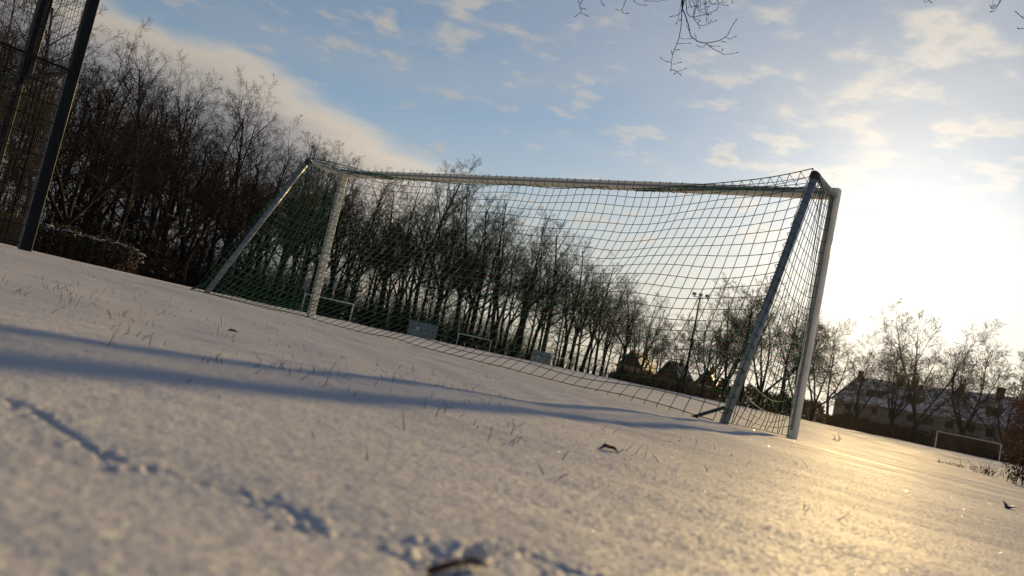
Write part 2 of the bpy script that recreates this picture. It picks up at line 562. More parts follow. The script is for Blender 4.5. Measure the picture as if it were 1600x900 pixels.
def build_goal():
    root = empty('football_goal', (PR + PL) / 2)
    tag(root, 'large white football goal with green net, standing tall in the snow', 'goal')
    inv = Vector(root.location)

    def fin(mb, name, mt, smooth=False, par=root):
        mb.v = [(a - inv.x, b - inv.y, c - inv.z) for a, b, c in mb.v]
        return mb.build(name, mt, par, smooth)
    ring = rounded(0.085, 0.105, 0.014)
    for P in (PR, PL):
        mb = MB()
        mb.profile(P + ZUP * (Gs(P[0], P[1]) - .25), P + ZUP * 2.552, GU, GN, ring)
        po = fin(mb, 'post', M['white_paint'])
        # channel for net hooks on the back of the post
        mb = MB()
        c = P - GN * 0.054
        mb.profile(c + ZUP * .1, c + ZUP * 2.45, GU, GN, [(-.012, -.004), (.012, -.004), (.012, .0), (-.012, .0)])
        fin(mb, 'net_channel', M['alu'], par=po)
    mb = MB()
    mb.profile(PL + GU * .046 + ZUP * GH, PR - GU * .046 + ZUP * GH, GN, ZUP, rounded(0.105, 0.095, 0.014))
    cb = fin(mb, 'crossbar', M['white_paint'])
    mb = MB()
    c0 = PL - GN * .054 + ZUP * GH; c1 = PR - GN * .054 + ZUP * GH
    mb.profile(c0 + GU * .1, c1 - GU * .1, GN, ZUP, [(-.004, -.012), (0, -.012), (0, .012), (-.004, .012)])
    fin(mb, 'net_channel', M['alu'], par=cb)
    for P, side in ((PR, 1), (PL, -1)):
        T0 = P + GN * D1 + ZUP * 2.47
        B0 = P + GN * D2
        gz = Gs(B0[0], B0[1])
        B0 = B0 + ZUP * (gz - .22)
        # the strut runs straight from the ground to the bend
        mb = MB()
        mb.tube([B0, B0 * .5 + T0 * .5, T0 - ZUP * .03], .037, 14)
        fin(mb, 'back_strut', M['alu'], True)
        mb = MB()
        E0 = P - GN * .045 + ZUP * (GH - .03)
        mb.tube([T0 - ZUP * .035, T0 - ZUP * .008 + GN * .02, T0 + GN * .05 + ZUP * .002, T0 * .5 + E0 * .5, E0], .034, 14)
        fin(mb, 'top_arm', M['alu'] if side > 0 else M['white_paint'], True)
        mb = MB()
        mb.tube([T0 - ZUP * .06 - GN * .012, T0 + ZUP * .0 + GN * .0, T0 + GN * .06], .0405, 14)
        fin(mb, 'corner_sleeve', M['black_plastic'], True)
        mb = MB()
        q = P + GN * (D2 + .065) + ZUP * (gz + .13)
        e = P + GN * (D2 - .02) - GU * .24
        e = e + ZUP * (Gs(e[0], e[1]) - .02)
        mb.tube([q, e], .014, 8)
        fin(mb, 'ground_stay', M['steel_grey'], True)

    # ---- net, cords joined into one part
    A, B = [], []
    rg = random.Random(5)

    def wave(n, k, amp):
        return amp * math.sin(k * 2.1 + n * 1.3) + amp * .6 * math.sin(k * 4.7 + n)

    NC, NR = 64, 22

    def top(s):      # s: 0 at left, 1 at right
        d = 0.0
        e = min(s / .16, (1 - s) / .30)
        if e < 1:
            d = (1 - e) ** 1.15
        sag = -.05 - .05 * math.sin(math.pi * min(max((s - .1) / .7, 0), 1))
        base = PL + GU * (GW * s)
        zt = GH + .02 + (sag * (1 - d)) - .10 * d * (1 - d)
        return base + GN * (-.055 * (1 - d) + (D1 - .03) * d), zt

    grid = np.zeros((NC + 1, NR + 1, 3))
    for i in range(NC + 1):
        s = i / NC
        tp, zt = top(s)
        w = math.sin(math.pi * s) ** .6
        bt = PL + GU * (GW * s) + GN * (D2 - .07 - .16 * w * (.8 + .2 * math.sin(9 * s)))
        zb = Gs(bt[0], bt[1]) + .012
        for j in range(NR + 1):
            t = j / NR
            k = t ** (1 + .75 * w)
            pxy = tp * (1 - k) + bt * k
            zz = zt + (zb - zt) * t
            zz -= .20 * w * math.sin(math.pi * t) * t
            c = GU * (.022 * math.sin(7 * t + 17 * s) + .004 * wave(i, t * 3, 1)) + GN * (.012 * math.sin(5 * s * 6 + t * 6))
            zz += .014 * math.sin(31 * s + 4 * t) + .007 * wave(j, s * 9, 1) + .012 * math.sin(13 * s + 9 * t)
            zz = max(zz, Gs(pxy[0], pxy[1]) + .012)
            grid[i, j] = pxy + c + ZUP * zz
    A += [grid[:-1].reshape(-1, 3)]; B += [grid[1:].reshape(-1, 3)]
    A += [grid[:, :-1].reshape(-1, 3)]; B += [grid[:, 1:].reshape(-1, 3)]
    # loose ends along the bottom lying in the snow
    e = grid[:, -1].copy()
    e2 = e - GN * .05 + GU * .02
    e2[:, 2] = G(e2[:, 0], e2[:, 1]) + .004
    A += [e]; B += [e2]
    # roof of the net over the two arms
    for side in (0, 1):
        idx = [i for i in range(NC + 1) if (i / NC < .16 if side == 0 else i / NC > .70)]
        prev = None
        for i in idx:
            s = i / NC
            tp = grid[i, 0]
            cbp = PL + GU * (GW * s) - GN * .03 + ZUP * (GH + .055)
            n = 6
            row = []
            for q in range(n + 1):
                f = q / n
                pz = tp * (1 - f) + cbp * f
                pz = pz - ZUP * (.07 * math.sin(math.pi * f))
                row.append(pz)
            row = np.array(row)
            A += [row[:-1]]; B += [row[1:]]
            if prev is not None:
                A += [prev[:-1]]; B += [row[:-1]]
            prev = row
    # side panels
    for P, side in ((PR, 1), (PL, -1)):
        nc, nr = 15, 22
        g = np.zeros((nc + 1, nr + 1, 3))
        for i in range(nc + 1):
            f = i / nc                       # 0 at the post, 1 at the strut
            for j in range(nr + 1):
                t = j / nr
                d = -.05 * (1 - f) + f * (D1 + (D2 - D1) * t)
                zt = GH - .04
                zb = Gs(*(P + GN * d)[:2]) + .015
                zz = zt + (zb - zt) * t
                droop = (.05 + .13 * t) * math.sin(math.pi * f) ** .9 * (1 - max(0, t - .88) / .12)
                droop += .09 * (1 - f) ** 2 * t * (1 - t) * 2
                zz -= droop
                loose = .035 * math.sin(math.pi * f) * math.sin(math.pi * t)
                q = P + GN * d + GU * (side * loose + .008 * math.sin(9 * f + 11 * t) + side * .03 * f)
                if t > .9:
                    q = q + GU * .02 * math.sin(i * 1.9) * (t - .9) * 10
                q = q + GN * (.012 * math.sin(i * 2.3 + 8 * t)) * (1 if 0 < i < nc else 0)
                g[i, j] = q + ZUP * max(zz, zb)
        A += [g[:-1, :].reshape(-1, 3)]; B += [g[1:, :].reshape(-1, 3)]
        A += [g[1:, :-1].reshape(-1, 3)]; B += [g[1:, 1:].reshape(-1, 3)]
        # lashings round the strut and round the post
        T0 = P + GN * D1 + ZUP * 2.45
        B0 = P + GN * D2 + ZUP * Gs(*(P + GN * D2)[:2])
        ax = (T0 - B0) / np.linalg.norm(T0 - B0)
        e1 = GU; e2 = np.cross(ax, e1)
        for j in range(1, nr):
            c = T0 + (B0 - T0) * (j / nr + rg.uniform(-.006, .006))
            an = np.linspace(0, 2 * math.pi, 13)
            tilt = rg.uniform(-.012, .012)
            loop = c + np.outer(np.cos(an), e1) * .041 + np.outer(np.sin(an), e2) * .041 + np.outer(np.cos(an) * tilt, ax)
            A += [loop[:-1]]; B += [loop[1:]]
            if j % 1 == 0:
                zc = 2.40 - j * .108 + rg.uniform(-.012, .012)
                if zc > .25 and side < 0:
                    lp = np.array([(-.0445, -.0545), (.0445, -.0545), (.0445, .0545), (-.0445, .0545), (-.0445, -.0545)])
                    lt = rg.uniform(-.01, .01)
                    loop = np.array([P + GU * a + GN * b + ZUP * (zc + lt * (1 if b > 0 else -1)) for a, b in lp])
                    A += [loop[:-1]]; B += [loop[1:]]
    # lashings round the crossbar
    for i in range(6, NC - 14, 1):
        s = (i + .5 + rg.uniform(-.2, .2)) / NC
        c = PL + GU * (GW * s) + ZUP * GH
        sh = rg.uniform(-.02, .05)
        lp = [(-.0545, -.0495), (.0545, -.0495), (.0545, .0495), (-.0545, .0495), (-.0545, -.0495)]
        loop = np.array([c + GN * a + ZUP * b + GU * (sh * (a > 0)) for a, b in lp])
        A += [loop[:-1]]; B += [loop[1:]]
    A = np.concatenate(A); B = np.concatenate(B)
    v, f = segs_mesh(A, B, .0035, .0035, 4)
    v = v - np.array(root.location)[None]
    mesh_obj('net', v, f, M['cord'], root)
    # thick edge rope of the net
    mb = MB()
    pts = [tuple(q) for q in grid[:, 0]]
    mb.tube(pts, .0055, 6)
    fin(mb, 'edge_rope', M['cord'], True)


build_goal()

# ------------------------------------------------------------------ court fence on the left
def build_fence():
    C = np.array([-5.46, 8.97, 0.0])
    root = empty('court_fence', (C[0], C[1], Gs(C[0], C[1])))
    tag(root, 'tall dark steel court fence with rod mesh panels and netting at the left edge', 'fence')
    org = np.array(root.location)
    dirs = {'A': -GU, 'B': -GN}
    MH = 2.05

    def fin(mb, name, mt, par=root, smooth=False):
        mb.v = [(a - org[0], b - org[1], c - org[2]) for a, b, c in mb.v]
        return mb.build(name, mt, par, smooth)

    def post(P, w, z0, z1, mt=M['steel_dark']):
        mb = MB()
        g = Gs(P[0], P[1])
        mb.profile(P + ZUP * (g + z0), P + ZUP * (g + z1), GU, GN, rounded(w, w, .012))
        return fin(mb, 'post', mt)
    post(C, .110, -.25, 6.2)
    # clamp bar with bolts on the face towards the field corner
    cp = C - GN * .058 - GU * .018
    g = Gs(C[0], C[1])
    mb = MB()
    mb.profile(cp + ZUP * (g + .02), cp + ZUP * (g + 2.12), GU, GN, [(-.034, -.005), (.034, -.005), (.034, .002), (-.034, .002)])
    cl = fin(mb, 'clamp_bar', M['steel_grey'])
    me = None
    for k in range(10):
        b = cp - GN * .007 + ZUP * (g + .13 + .2 * k)
        if me is None:
            mb = MB()
            mb.tube([(0, 0, 0), -GN * .006, -GN * .011], [.013, .012, .006], 8)
            o = mb.build('bolt', M['bolt'], cl, True)
            me = o.data
        else:
            o = link_mesh('bolt', me, cl)
        o.location = b - org
    # second clamp bar with the panel edge behind it
    mb = MB()
    cq = C - GU * .085 - GN * .02
    mb.profile(cq + ZUP * (g + .03), cq + ZUP * (g + 2.12), GU, GN, rounded(.05, .06, .008))
    fin(mb, 'clamp_bar', M['black_plastic'])
    A2 = C + dirs['A'] * 1.36
    post(A2, .13, 2.02, 6.2)
    post(A2 - GU * .05, .06, -.2, 2.06)
    post(C + dirs['A'] * 3.9, .125, -.25, 6.2)
    post(C + dirs['B'] * 2.55, .125, -.25, 6.2)
    for key, L in (('A', 3.9), ('B', 2.55)):
        d = dirs[key]
        other = dirs['B' if key == 'A' else 'A']
        off = other * (.03 if key == 'A' else -.03)
        g0 = Gs(*C[:2]) + .05
        s = np.arange(.09, L - .06, .05)
        base = C[None] + d[None] * s[:, None] + off[None]
        base[:, 2] = g0
        topp = base.copy(); topp[:, 2] = g0 + MH
        v1, f1 = segs_mesh(base, topp, .0034, .0034, 4)
        z = np.arange(.03, MH, .2)
        aa, bb = [], []
        for zz in z:
            for o in (-.007, .007):
                p0 = C + d * .07 + off + other * o; p1 = C + d * (L - .06) + off + other * o
                aa.append([p0[0], p0[1], g0 + zz]); bb.append([p1[0], p1[1], g0 + zz])
        v2, f2 = segs_mesh(aa, bb, .0045, .0045, 4)
        v = np.concatenate([v1, v2]) - org
        o = mesh_obj('rod_panel', v, np.concatenate([f1, f2 + len(v1)]), M['steel_dark'], root)
        o['kind'] = 'stuff'
        mb = MB()
        p0 = C + d * .06 + off; p1 = C + d * (L - .06) + off
        mb.profile(p0 + ZUP * (g0 + MH + .015), p1 + ZUP * (g0 + MH + .015), other, ZUP, rounded(.03, .03, .005))
        fin(mb, 'top_rail', M['steel_dark'])
        # ball net above the panels
        aa, bb = [], []
        n, mrow = int(L / .1), 36
        gr = np.zeros((n + 1, mrow + 1, 3))
        for i in range(n + 1):
            for j in range(mrow + 1):
                q = C + d * (.06 + (L - .12) * i / n) + off
                zz = g0 + MH + .04 + .11 * j
                zz -= .04 * math.sin(math.pi * i / n)
                gr[i, j] = q + ZUP * zz + other * (.03 * math.sin(i * .31 + j * .17))
        v, f = segs_mesh(np.concatenate([gr[:-1].reshape(-1, 3), gr[:, :-1].reshape(-1, 3)]),
                         np.concatenate([gr[1:].reshape(-1, 3), gr[:, 1:].reshape(-1, 3)]), .0028, .0028, 3)
        o = mesh_obj('ball_net', v - org, f, M['black_plastic'], root)
        o['kind'] = 'stuff'
        # hooks of the net on the corner post
    hk = None
    for k in range(14):
        p = C - GU * .07 + ZUP * (g + 2.3 + .26 * k)
        if hk is None:
            mb = MB()
            mb.tube([(0, 0, -.02), tuple(-GU * .03), (0, 0, .03)], .009, 6)
            o = mb.build('net_hook', M['black_plastic'], root)
            hk = o.data
        else:
            o = link_mesh('net_hook', hk, root)
        o.location = p - org


build_fence()

# ------------------------------------------------------------------ trees
def grow_tree(seed, kind, fat=1.0):
    """returns ((v,f) of trunk and limbs, (v,f) of branches and twigs); about 20 m tall"""
    rg = random.Random(seed)
    U, Gs_ = rg.uniform, rg.gauss
    big, small = [], []     # (ax,ay,az,bx,by,bz,ra,rb)
    if kind == 'forest':
        NSEG = [12, 6, 5, 3, 2]
        NCH = [24, 7, 6, 5]
        ANG = [54, 42, 40, 38]
        RAT = [.42, .52, .58, .68]
        TRO = [.03, .07, .05, .03, .02]
        WOB = [.045, .08, .09, .10, .10]
        START = [.24, .22, .2, .12]
    elif kind == 'tall':
        NSEG = [9, 6, 5, 3, 2]
        NCH = [11, 7, 6, 5]
        ANG = [50, 42, 40, 38]
        RAT = [.48, .52, .58, .68]
        TRO = [.04, .05, .04, .02, .01]
        WOB = [.07, .09, .09, .10, .10]
        START = [.16, .22, .2, .12]
    else:                      # open grown, spreading
        NSEG = [9, 6, 5, 3, 2]
        NCH = [10, 7, 6, 5]
        ANG = [46, 42, 40, 38]
        RAT = [.50, .54, .58, .68]
        TRO = [.05, .06, .04, .02, .01]
        WOB = [.08, .10, .10, .10, .10]
        START = [.14, .20, .18, .12]

    def branch(px, py, pz, dx, dy, dz, L, r, lev):
        n = NSEG[lev]
        st = L / n
        w, tr = WOB[lev], TRO[lev]
        r1 = max(r * .22, .006 * fat)
        prev = []
        out = big if lev <= 1 else small
        for i in range(n):
            dx += Gs_(0, w); dy += Gs_(0, w); dz += Gs_(0, w) + tr
            m = math.sqrt(dx * dx + dy * dy + dz * dz)
            dx /= m; dy /= m; dz /= m
            qx, qy, qz = px + dx * st, py + dy * st, pz + dz * st
            ra = r + (r1 - r) * (i / n) ** .85
            rb = r + (r1 - r) * ((i + 1) / n) ** .85
            e = .06 if lev <= 1 else 0
            out.append((px - dx * st * e, py - dy * st * e, pz - dz * st * e, qx, qy, qz, ra, rb))
            prev.append((px, py, pz, qx, qy, qz, dx, dy, dz, ra))
            px, py, pz = qx, qy, qz
        if lev >= 4:
            return
        nc = NCH[lev]
        if lev >= 1:
            nc = max(2, int(nc * U(.7, 1.25)))
        a0 = U(0, 6.28)
        for k in range(nc):
            f = START[lev] + (1 - START[lev]) * ((k + U(.1, .9)) / nc)
            fi = min(f * n, n - .001)
            i = int(fi); t = fi - i
            ax, ay, az, bx, by, bz, ex, ey, ez, rr = prev[i]
            sx, sy, sz = ax + (bx - ax) * t, ay + (by - ay) * t, az + (bz - az) * t
            an = rad(ANG[lev] * U(.65, 1.3))
            if lev == 0:
                an *= (1.25 - .6 * f)
            a0 += 2.4 + U(-.5, .5)
            # frame
            if abs(ez) < .95:
                hx, hy, hz = ey, -ex, 0.0
            else:
                hx, hy, hz = 1.0, 0.0, 0.0
                dd = hx * ex
                hx -= dd * ex; hy -= dd * ey; hz -= dd * ez
            mm = math.sqrt(hx * hx + hy * hy + hz * hz)
            hx /= mm; hy /= mm; hz /= mm
            kx, ky, kz = ey * hz - ez * hy, ez * hx - ex * hz, ex * hy - ey * hx
            ca, sa = math.cos(a0), math.sin(a0)
            lx, ly, lz = hx * ca + kx * sa, hy * ca + ky * sa, hz * ca + kz * sa
            c, s = math.cos(an), math.sin(an)
            shrink = (1.15 - .75 * f) if lev == 0 else (1.1 - .6 * f)
            if kind == 'open' and lev == 0:
                shrink = 1.05 - .5 * f
            LL = L * RAT[lev] * shrink * U(.75, 1.2)
            cr_ = max(min(rr * .62, LL * .016 * fat + .003), .009 * fat)
            if lev == 0:
                cr_ = max(rr * U(.38, .6), .03)
            branch(sx, sy, sz, ex * c + lx * s, ey * c + ly * s, ez * c + lz * s, LL, cr_, lev + 1)

    H = 20.0
    if kind == 'forest':
        branch(0, 0, -.3, U(-.05, .05), U(-.05, .05), 1, H * .92, .27, 0)
    else:
        # a bole that forks into several rising stems
        op = kind == 'open'
        hb = H * (U(.16, .26) if op else U(.24, .38))
        r0 = .44 if op else .36
        x = y = 0.0
        z = -.3
        dx, dy = U(-.05, .05), U(-.05, .05)
        nb = 6
        for i in range(nb):
            dx += U(-.03, .03); dy += U(-.03, .03)
            x2, y2, z2 = x + dx * hb / nb, y + dy * hb / nb, z + hb / nb
            fl = 1.35 if i == 0 else 1.0
            big.append((x, y, z, x2, y2, z2, r0 * (1 - .22 * i / nb) * fl, r0 * (1 - .22 * (i + 1) / nb)))
            x, y, z = x2, y2, z2
        n = rg.choice((4, 5)) if op else rg.choice((2, 3, 3))
        a0 = U(0, 6.28)
        for k in range(n):
            a = a0 + 6.283 * k / n + U(-.4, .4)
            tl = rad(U(20, 42) if op else U(8, 30))
            if k == 0:
                tl *= .35
            Ls = (H - hb) * (U(.78, .98) if k else 1.0)
            zz = z - U(0, hb * .22) * (k > 0)
            branch(x, y, zz, math.sin(tl) * math.cos(a), math.sin(tl) * math.sin(a), math.cos(tl), Ls, r0 * (.62 if n <= 3 else .5), 0)
    res = []
    for lst, n in ((big, 6), (small, 3)):
        a = np.array(lst)
        res.append(segs_mesh(a[:, :3], a[:, 3:6], a[:, 6], a[:, 7], n))
    top = max(res[0][0][:, 2].max(), res[1][0][:, 2].max())
    return res, top


TREES = {}
for kind, seeds in (('forest', (11, 12, 13)), ('tall', (21, 22, 23, 24)), ('open', (31, 32, 33)), ('road', (41, 42, 43, 44))):
    for s in seeds:
        (tr, cw), top = grow_tree(s, 'open' if kind == 'road' else kind, 1.9 if kind == 'road' else 1.0)
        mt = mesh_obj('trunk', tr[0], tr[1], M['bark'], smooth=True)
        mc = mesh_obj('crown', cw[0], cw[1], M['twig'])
        TREES.setdefault(kind, []).append((mt.data, mc.data, top))
        bpy.data.objects.remove(mt); bpy.data.objects.remove(mc)


def place_tree(kind, idx, az, r, height, rz, label, group=None, name='bare_tree', wide=1.0):
    mt, mc, top = TREES[kind][idx % len(TREES[kind])]
    p = pol(az, r)
    k = height / top
    root = empty(name, (p[0], p[1], Gs(p[0], p[1]) - .1), rz)
    root.scale = (k * wide, k * wide, k)
    link_mesh('trunk', mt, root)
    link_mesh('crown', mc, root)
    tag(root, label, 'tree', group)
    return root


EDGE = [(-44, 40), (-36, 46), (-31, 52), (-25, 62), (-14, 96), (-6, 122), (3, 144), (8, 166), (12, 180)]
SILH = [(-44, 15.5), (-36, 15.5), (-32.6, 16.2), (-29.7, 15.7), (-27.5, 13.6), (-26.7, 14.5), (-24.1, 14.6), (-22.2, 15.3), (-20, 13.6), (-18.5, 12.9),
        (-16, 12.0), (-13.9, 12.5), (-10.9, 11.6), (-8.5, 11.6), (-6.5, 13.0), (-3.4, 12.0), (-.6, 12.1), (1.4, 11.5), (3.1, 10.6), (6.1, 8.8), (8.9, 7.5), (10.4, 6.9), (12, 5.8)]


def interp(tab, a):
    return float(np.interp(a, [q[0] for q in tab], [q[1] for q in tab]))


def wood():
    rg = random.Random(77)
    def hgt(az, r, el):
        p = pol(az, r)
        return r * math.tan(rad(el)) + CAM_H - Gs(p[0], p[1])
    front = [(-38.5, 15.6), (-36, 15.6), (-34.4, 14.8), (-32.6, 16.2), (-29.7, 15.9), (-28.2, 13.6), (-26.6, 14.6), (-24.2, 14.7), (-22.2, 15.5), (-20.2, 13.2), (-18.5, 12.9),
             (-16.2, 12.1), (-14.9, 11.4), (-13.8, 12.6), (-12.4, 11.3), (-10.9, 11.6), (-8.8, 10.9), (-7.6, 12.0), (-6.5, 13.2), (-5.0, 11.6), (-3.4, 12.0), (-2.2, 11.4), (-.6, 12.3), (1.2, 11.0),
             (3.1, 10.7), (4.6, 9.4), (6.1, 9.0), (7.5, 7.9), (8.9, 7.6), (10.3, 7.0)]
    special = {-29.7: 'broad bare tree with fan-shaped crown, just right of the court fence post',
               -26.6: 'bare tree with a narrow peaked crown, second to the right of the fence post',
               -22.2: 'tall bare tree with widely forking limbs standing out above the wood behind the hedge',
               -18.5: 'round-crowned bare tree rising above the left back strut of the goal',
               -13.8: 'bare tree whose fine crown rises behind the left end of the crossbar',
               -6.5: 'tallest bare tree poking up above the crossbar of the goal',
               10.3: 'last bare tree at the right end of the dark wood, seen through the net'}
    ORD = ['first', 'second', 'third', 'fourth', 'fifth', 'sixth', 'seventh', 'eighth', 'ninth', 'tenth', 'eleventh', 'twelfth', 'thirteenth', 'fourteenth', 'fifteenth', 'sixteenth', 'seventeenth', 'eighteenth']
    nleft = nmid = 0
    for k, (az, el) in enumerate(front):
        r = interp(EDGE, az) + rg.uniform(0, 6)
        kind = 'tall' if k % 3 else 'forest'
        if az in (-22.2, -29.7, -24.2, -18.5):
            kind = 'open'
        lab = special.get(az)
        zone = 'left' if az < -14.5 else 'mid'
        if zone == 'left':
            nleft += 1
        else:
            nmid += 1
        if lab is None:
            lab = ('bare front tree of the dark wood, %s from the left picture edge' % ORD[nleft - 1] if zone == 'left'
                   else 'bare front tree of the wood behind the net, %s from left' % ORD[nmid - 1])
        place_tree(kind, k * 7 + 1, az, r, hgt(az, r, el * 1.04), rg.uniform(0, 6.28), lab,
                   'front trees of the wood left of the goal' if zone == 'left' else 'front trees of the wood behind the net',
                   wide=rg.uniform(.9, 1.15))
    for k in range(100):
        az = -42 + 54 * ((k + rg.random()) / 100) ** .9
        dep = 5 + 34 * rg.random()
        r = interp(EDGE, az) + dep
        el = interp(SILH, az) * rg.uniform(.66, .93)
        zone = 'left' if az < -14.5 else 'mid'
        place_tree(rg.choice(('tall', 'tall', 'forest')), rg.randrange(8), az, r, hgt(az, r, el), rg.uniform(0, 6.28),
                   'thin bare tree deep inside the dark wood left of the goal' if zone == 'left' else 'thin bare tree deep inside the dark wood behind the goal net',
                   'inner trees of the wood left of the goal' if zone == 'left' else 'inner trees of the wood behind the net', wide=rg.uniform(.8, 1.1))


wood()


def undergrowth():
    g = np.random.default_rng(3)
    N = 6200
    az = g.uniform(-44, 12, N)
    az = np.where(g.random(N) < .45, g.uniform(-30, 2, N), az)
    edge = np.interp(az, [q[0] for q in EDGE], [q[1] for q in EDGE])
    r = edge + g.uniform(-2.5, 1, N) + 42 * g.random(N) ** 1.6
    hmax = np.interp(az, [-44, -25, -12, -4, 4, 12], [6.0, 6.0, 6.5, 7.5, 6.0, 4.0])
    h = hmax * (.25 + .75 * g.random(N) ** 1.3)
    front = r < edge + 1.5
    h = np.where(front, h * .38, h)
    x, y = r * np.sin(np.radians(az)), r * np.cos(np.radians(az))
    P = np.stack([x, y, G(x, y) - .1], -1)
    D = np.stack([g.normal(0, .22, N), g.normal(0, .22, N), np.ones(N)], -1)
    A, B, RA, RB = [], [], [], []
    p, d = P, D
    nseg = 4
    rad0 = .014 + .0052 * h
    joints = []
    for i in range(nseg):
        d = d + g.normal(0, .16, (N, 3)) * [1, 1, .3]
        d = d / np.linalg.norm(d, axis=1, keepdims=True)
        q = p + d * (h / nseg)[:, None]
        A.append(p); B.append(q); RA.append(rad0 * (1 - .2 * i)); RB.append(rad0 * (1 - .2 * (i + 1)))
        joints.append((q, d))
        p = q
    for q, d in joints:
        for k in range(2):
            e = d * .8 + g.normal(0, .65, (N, 3)) + [0, 0, .15]
            e /= np.linalg.norm(e, axis=1, keepdims=True)
            L = (h * g.uniform(.12, .30, N))[:, None]
            q2 = q + e * L
            A.append(q); B.append(q2); RA.append(rad0 * .45); RB.append(rad0 * .3)
            e2 = e + g.normal(0, .5, (N, 3))
            e2 /= np.linalg.norm(e2, axis=1, keepdims=True)
            A.append(q2); B.append(q2 + e2 * L * .8); RA.append(rad0 * .3); RB.append(rad0 * .18)
    v, f = segs_mesh(np.concatenate(A), np.concatenate(B), np.concatenate(RA), np.concatenate(RB), 3)
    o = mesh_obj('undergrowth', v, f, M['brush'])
    tag(o, 'dark tangled brushwood filling the floor of the wood', 'undergrowth', kind='stuff')


undergrowth()

ROW_TREES = [
    (12.9, 152, 6.0, 'road', 'low spreading bare tree beside the floodlight mast, left of it'),
    (14.6, 158, 7.6, 'road', 'wide bare tree immediately right of the floodlight mast'),
    (16.1, 142, 9.2, 'road', 'slim bare tree left of the right back strut of the goal'),
    (17.3, 146, 9.0, 'tall', 'bare tree whose crown stands just behind the right back strut'),
    (18.4, 138, 9.9, 'road', 'tall bare tree with thick trunk seen through the right side net'),
    (19.9, 142, 9.4, 'tall', 'bare tree seen through the side net, close to the right post'),
    (15.4, 168, 8.0, 'road', 'bare tree set farther back between the mast and the right back strut'),
    (20.8, 158, 8.2, 'road', 'bare tree set farther back behind the right goalpost'),
    (21.9, 130, 8.0, 'road', 'spreading bare tree directly right of the right goalpost'),
    (22.9, 141, 7.1, 'tall', 'thin bare tree near the left gable end of the long house'),
    (24.6, 136, 6.9, 'road', 'smaller bare tree in front of the first dormer of the long house'),
    (26.8, 133, 7.4, 'road', 'bushy bare tree in the golden glare, left of the tallest roadside tree'),
    (28.0, 127, 9.6, 'road', 'tallest bare tree in front of the long snow-roofed house'),
    (30.6, 128, 8.1, 'road', 'round-crowned bare tree above the far white goal'),
    (32.9, 134, 7.8, 'road', 'bare tree beside the brown bush at the right edge'),
    (34.8, 130, 7.6, 'road', 'bare tree at the very right edge behind the brown bush'),
]
for k, (az, r, el, kind, lab) in enumerate(ROW_TREES):
    p = pol(az, r)
    place_tree(kind, k * 5 + 2, az, r, r * math.tan(rad(el)) + CAM_H - Gs(p[0], p[1]), k * 1.7, lab, 'trees along the road on the right',
               wide=1.1)

# ------------------------------------------------------------------ hedges and bushes
def leaf_quads(P, size, g):
    n = len(P)
    a = g.normal(0, 1, (n, 3)); a /= np.linalg.norm(a, axis=1, keepdims=True)
    b = g.normal(0, 1, (n, 3)); b -= a * (a * b).sum(1, keepdims=True); b /= np.linalg.norm(b, axis=1, keepdims=True)
    c = np.cross(a, b)
    s = (size * g.uniform(.6, 1.3, n))[:, None]
    V = np.stack([P - a * s, P + b * s * .5 + c * s * .15, P + a * s, P - b * s * .5 + c * s * .15], 1).reshape(-1, 3)
    f = (np.arange(n) * 4)[:, None] + np.array([[0, 1, 2, 3]])
    return V, f


M['hedge_leaf'] = mat('hedge_leaf', (0.035, 0.030, 0.018), 0.7, 0.2, col2=(0.055, 0.036, 0.020), vscale=1.5)
M['brown_leaf'] = mat('brown_leaf', (0.16, 0.065, 0.025), 0.7, 0.25, col2=(0.075, 0.035, 0.018), vscale=6)
M['dark_leaf'] = mat('dark_leaf', (0.030, 0.026, 0.016), 0.75, 0.2, col2=(0.050, 0.030, 0.020), vscale=.6)


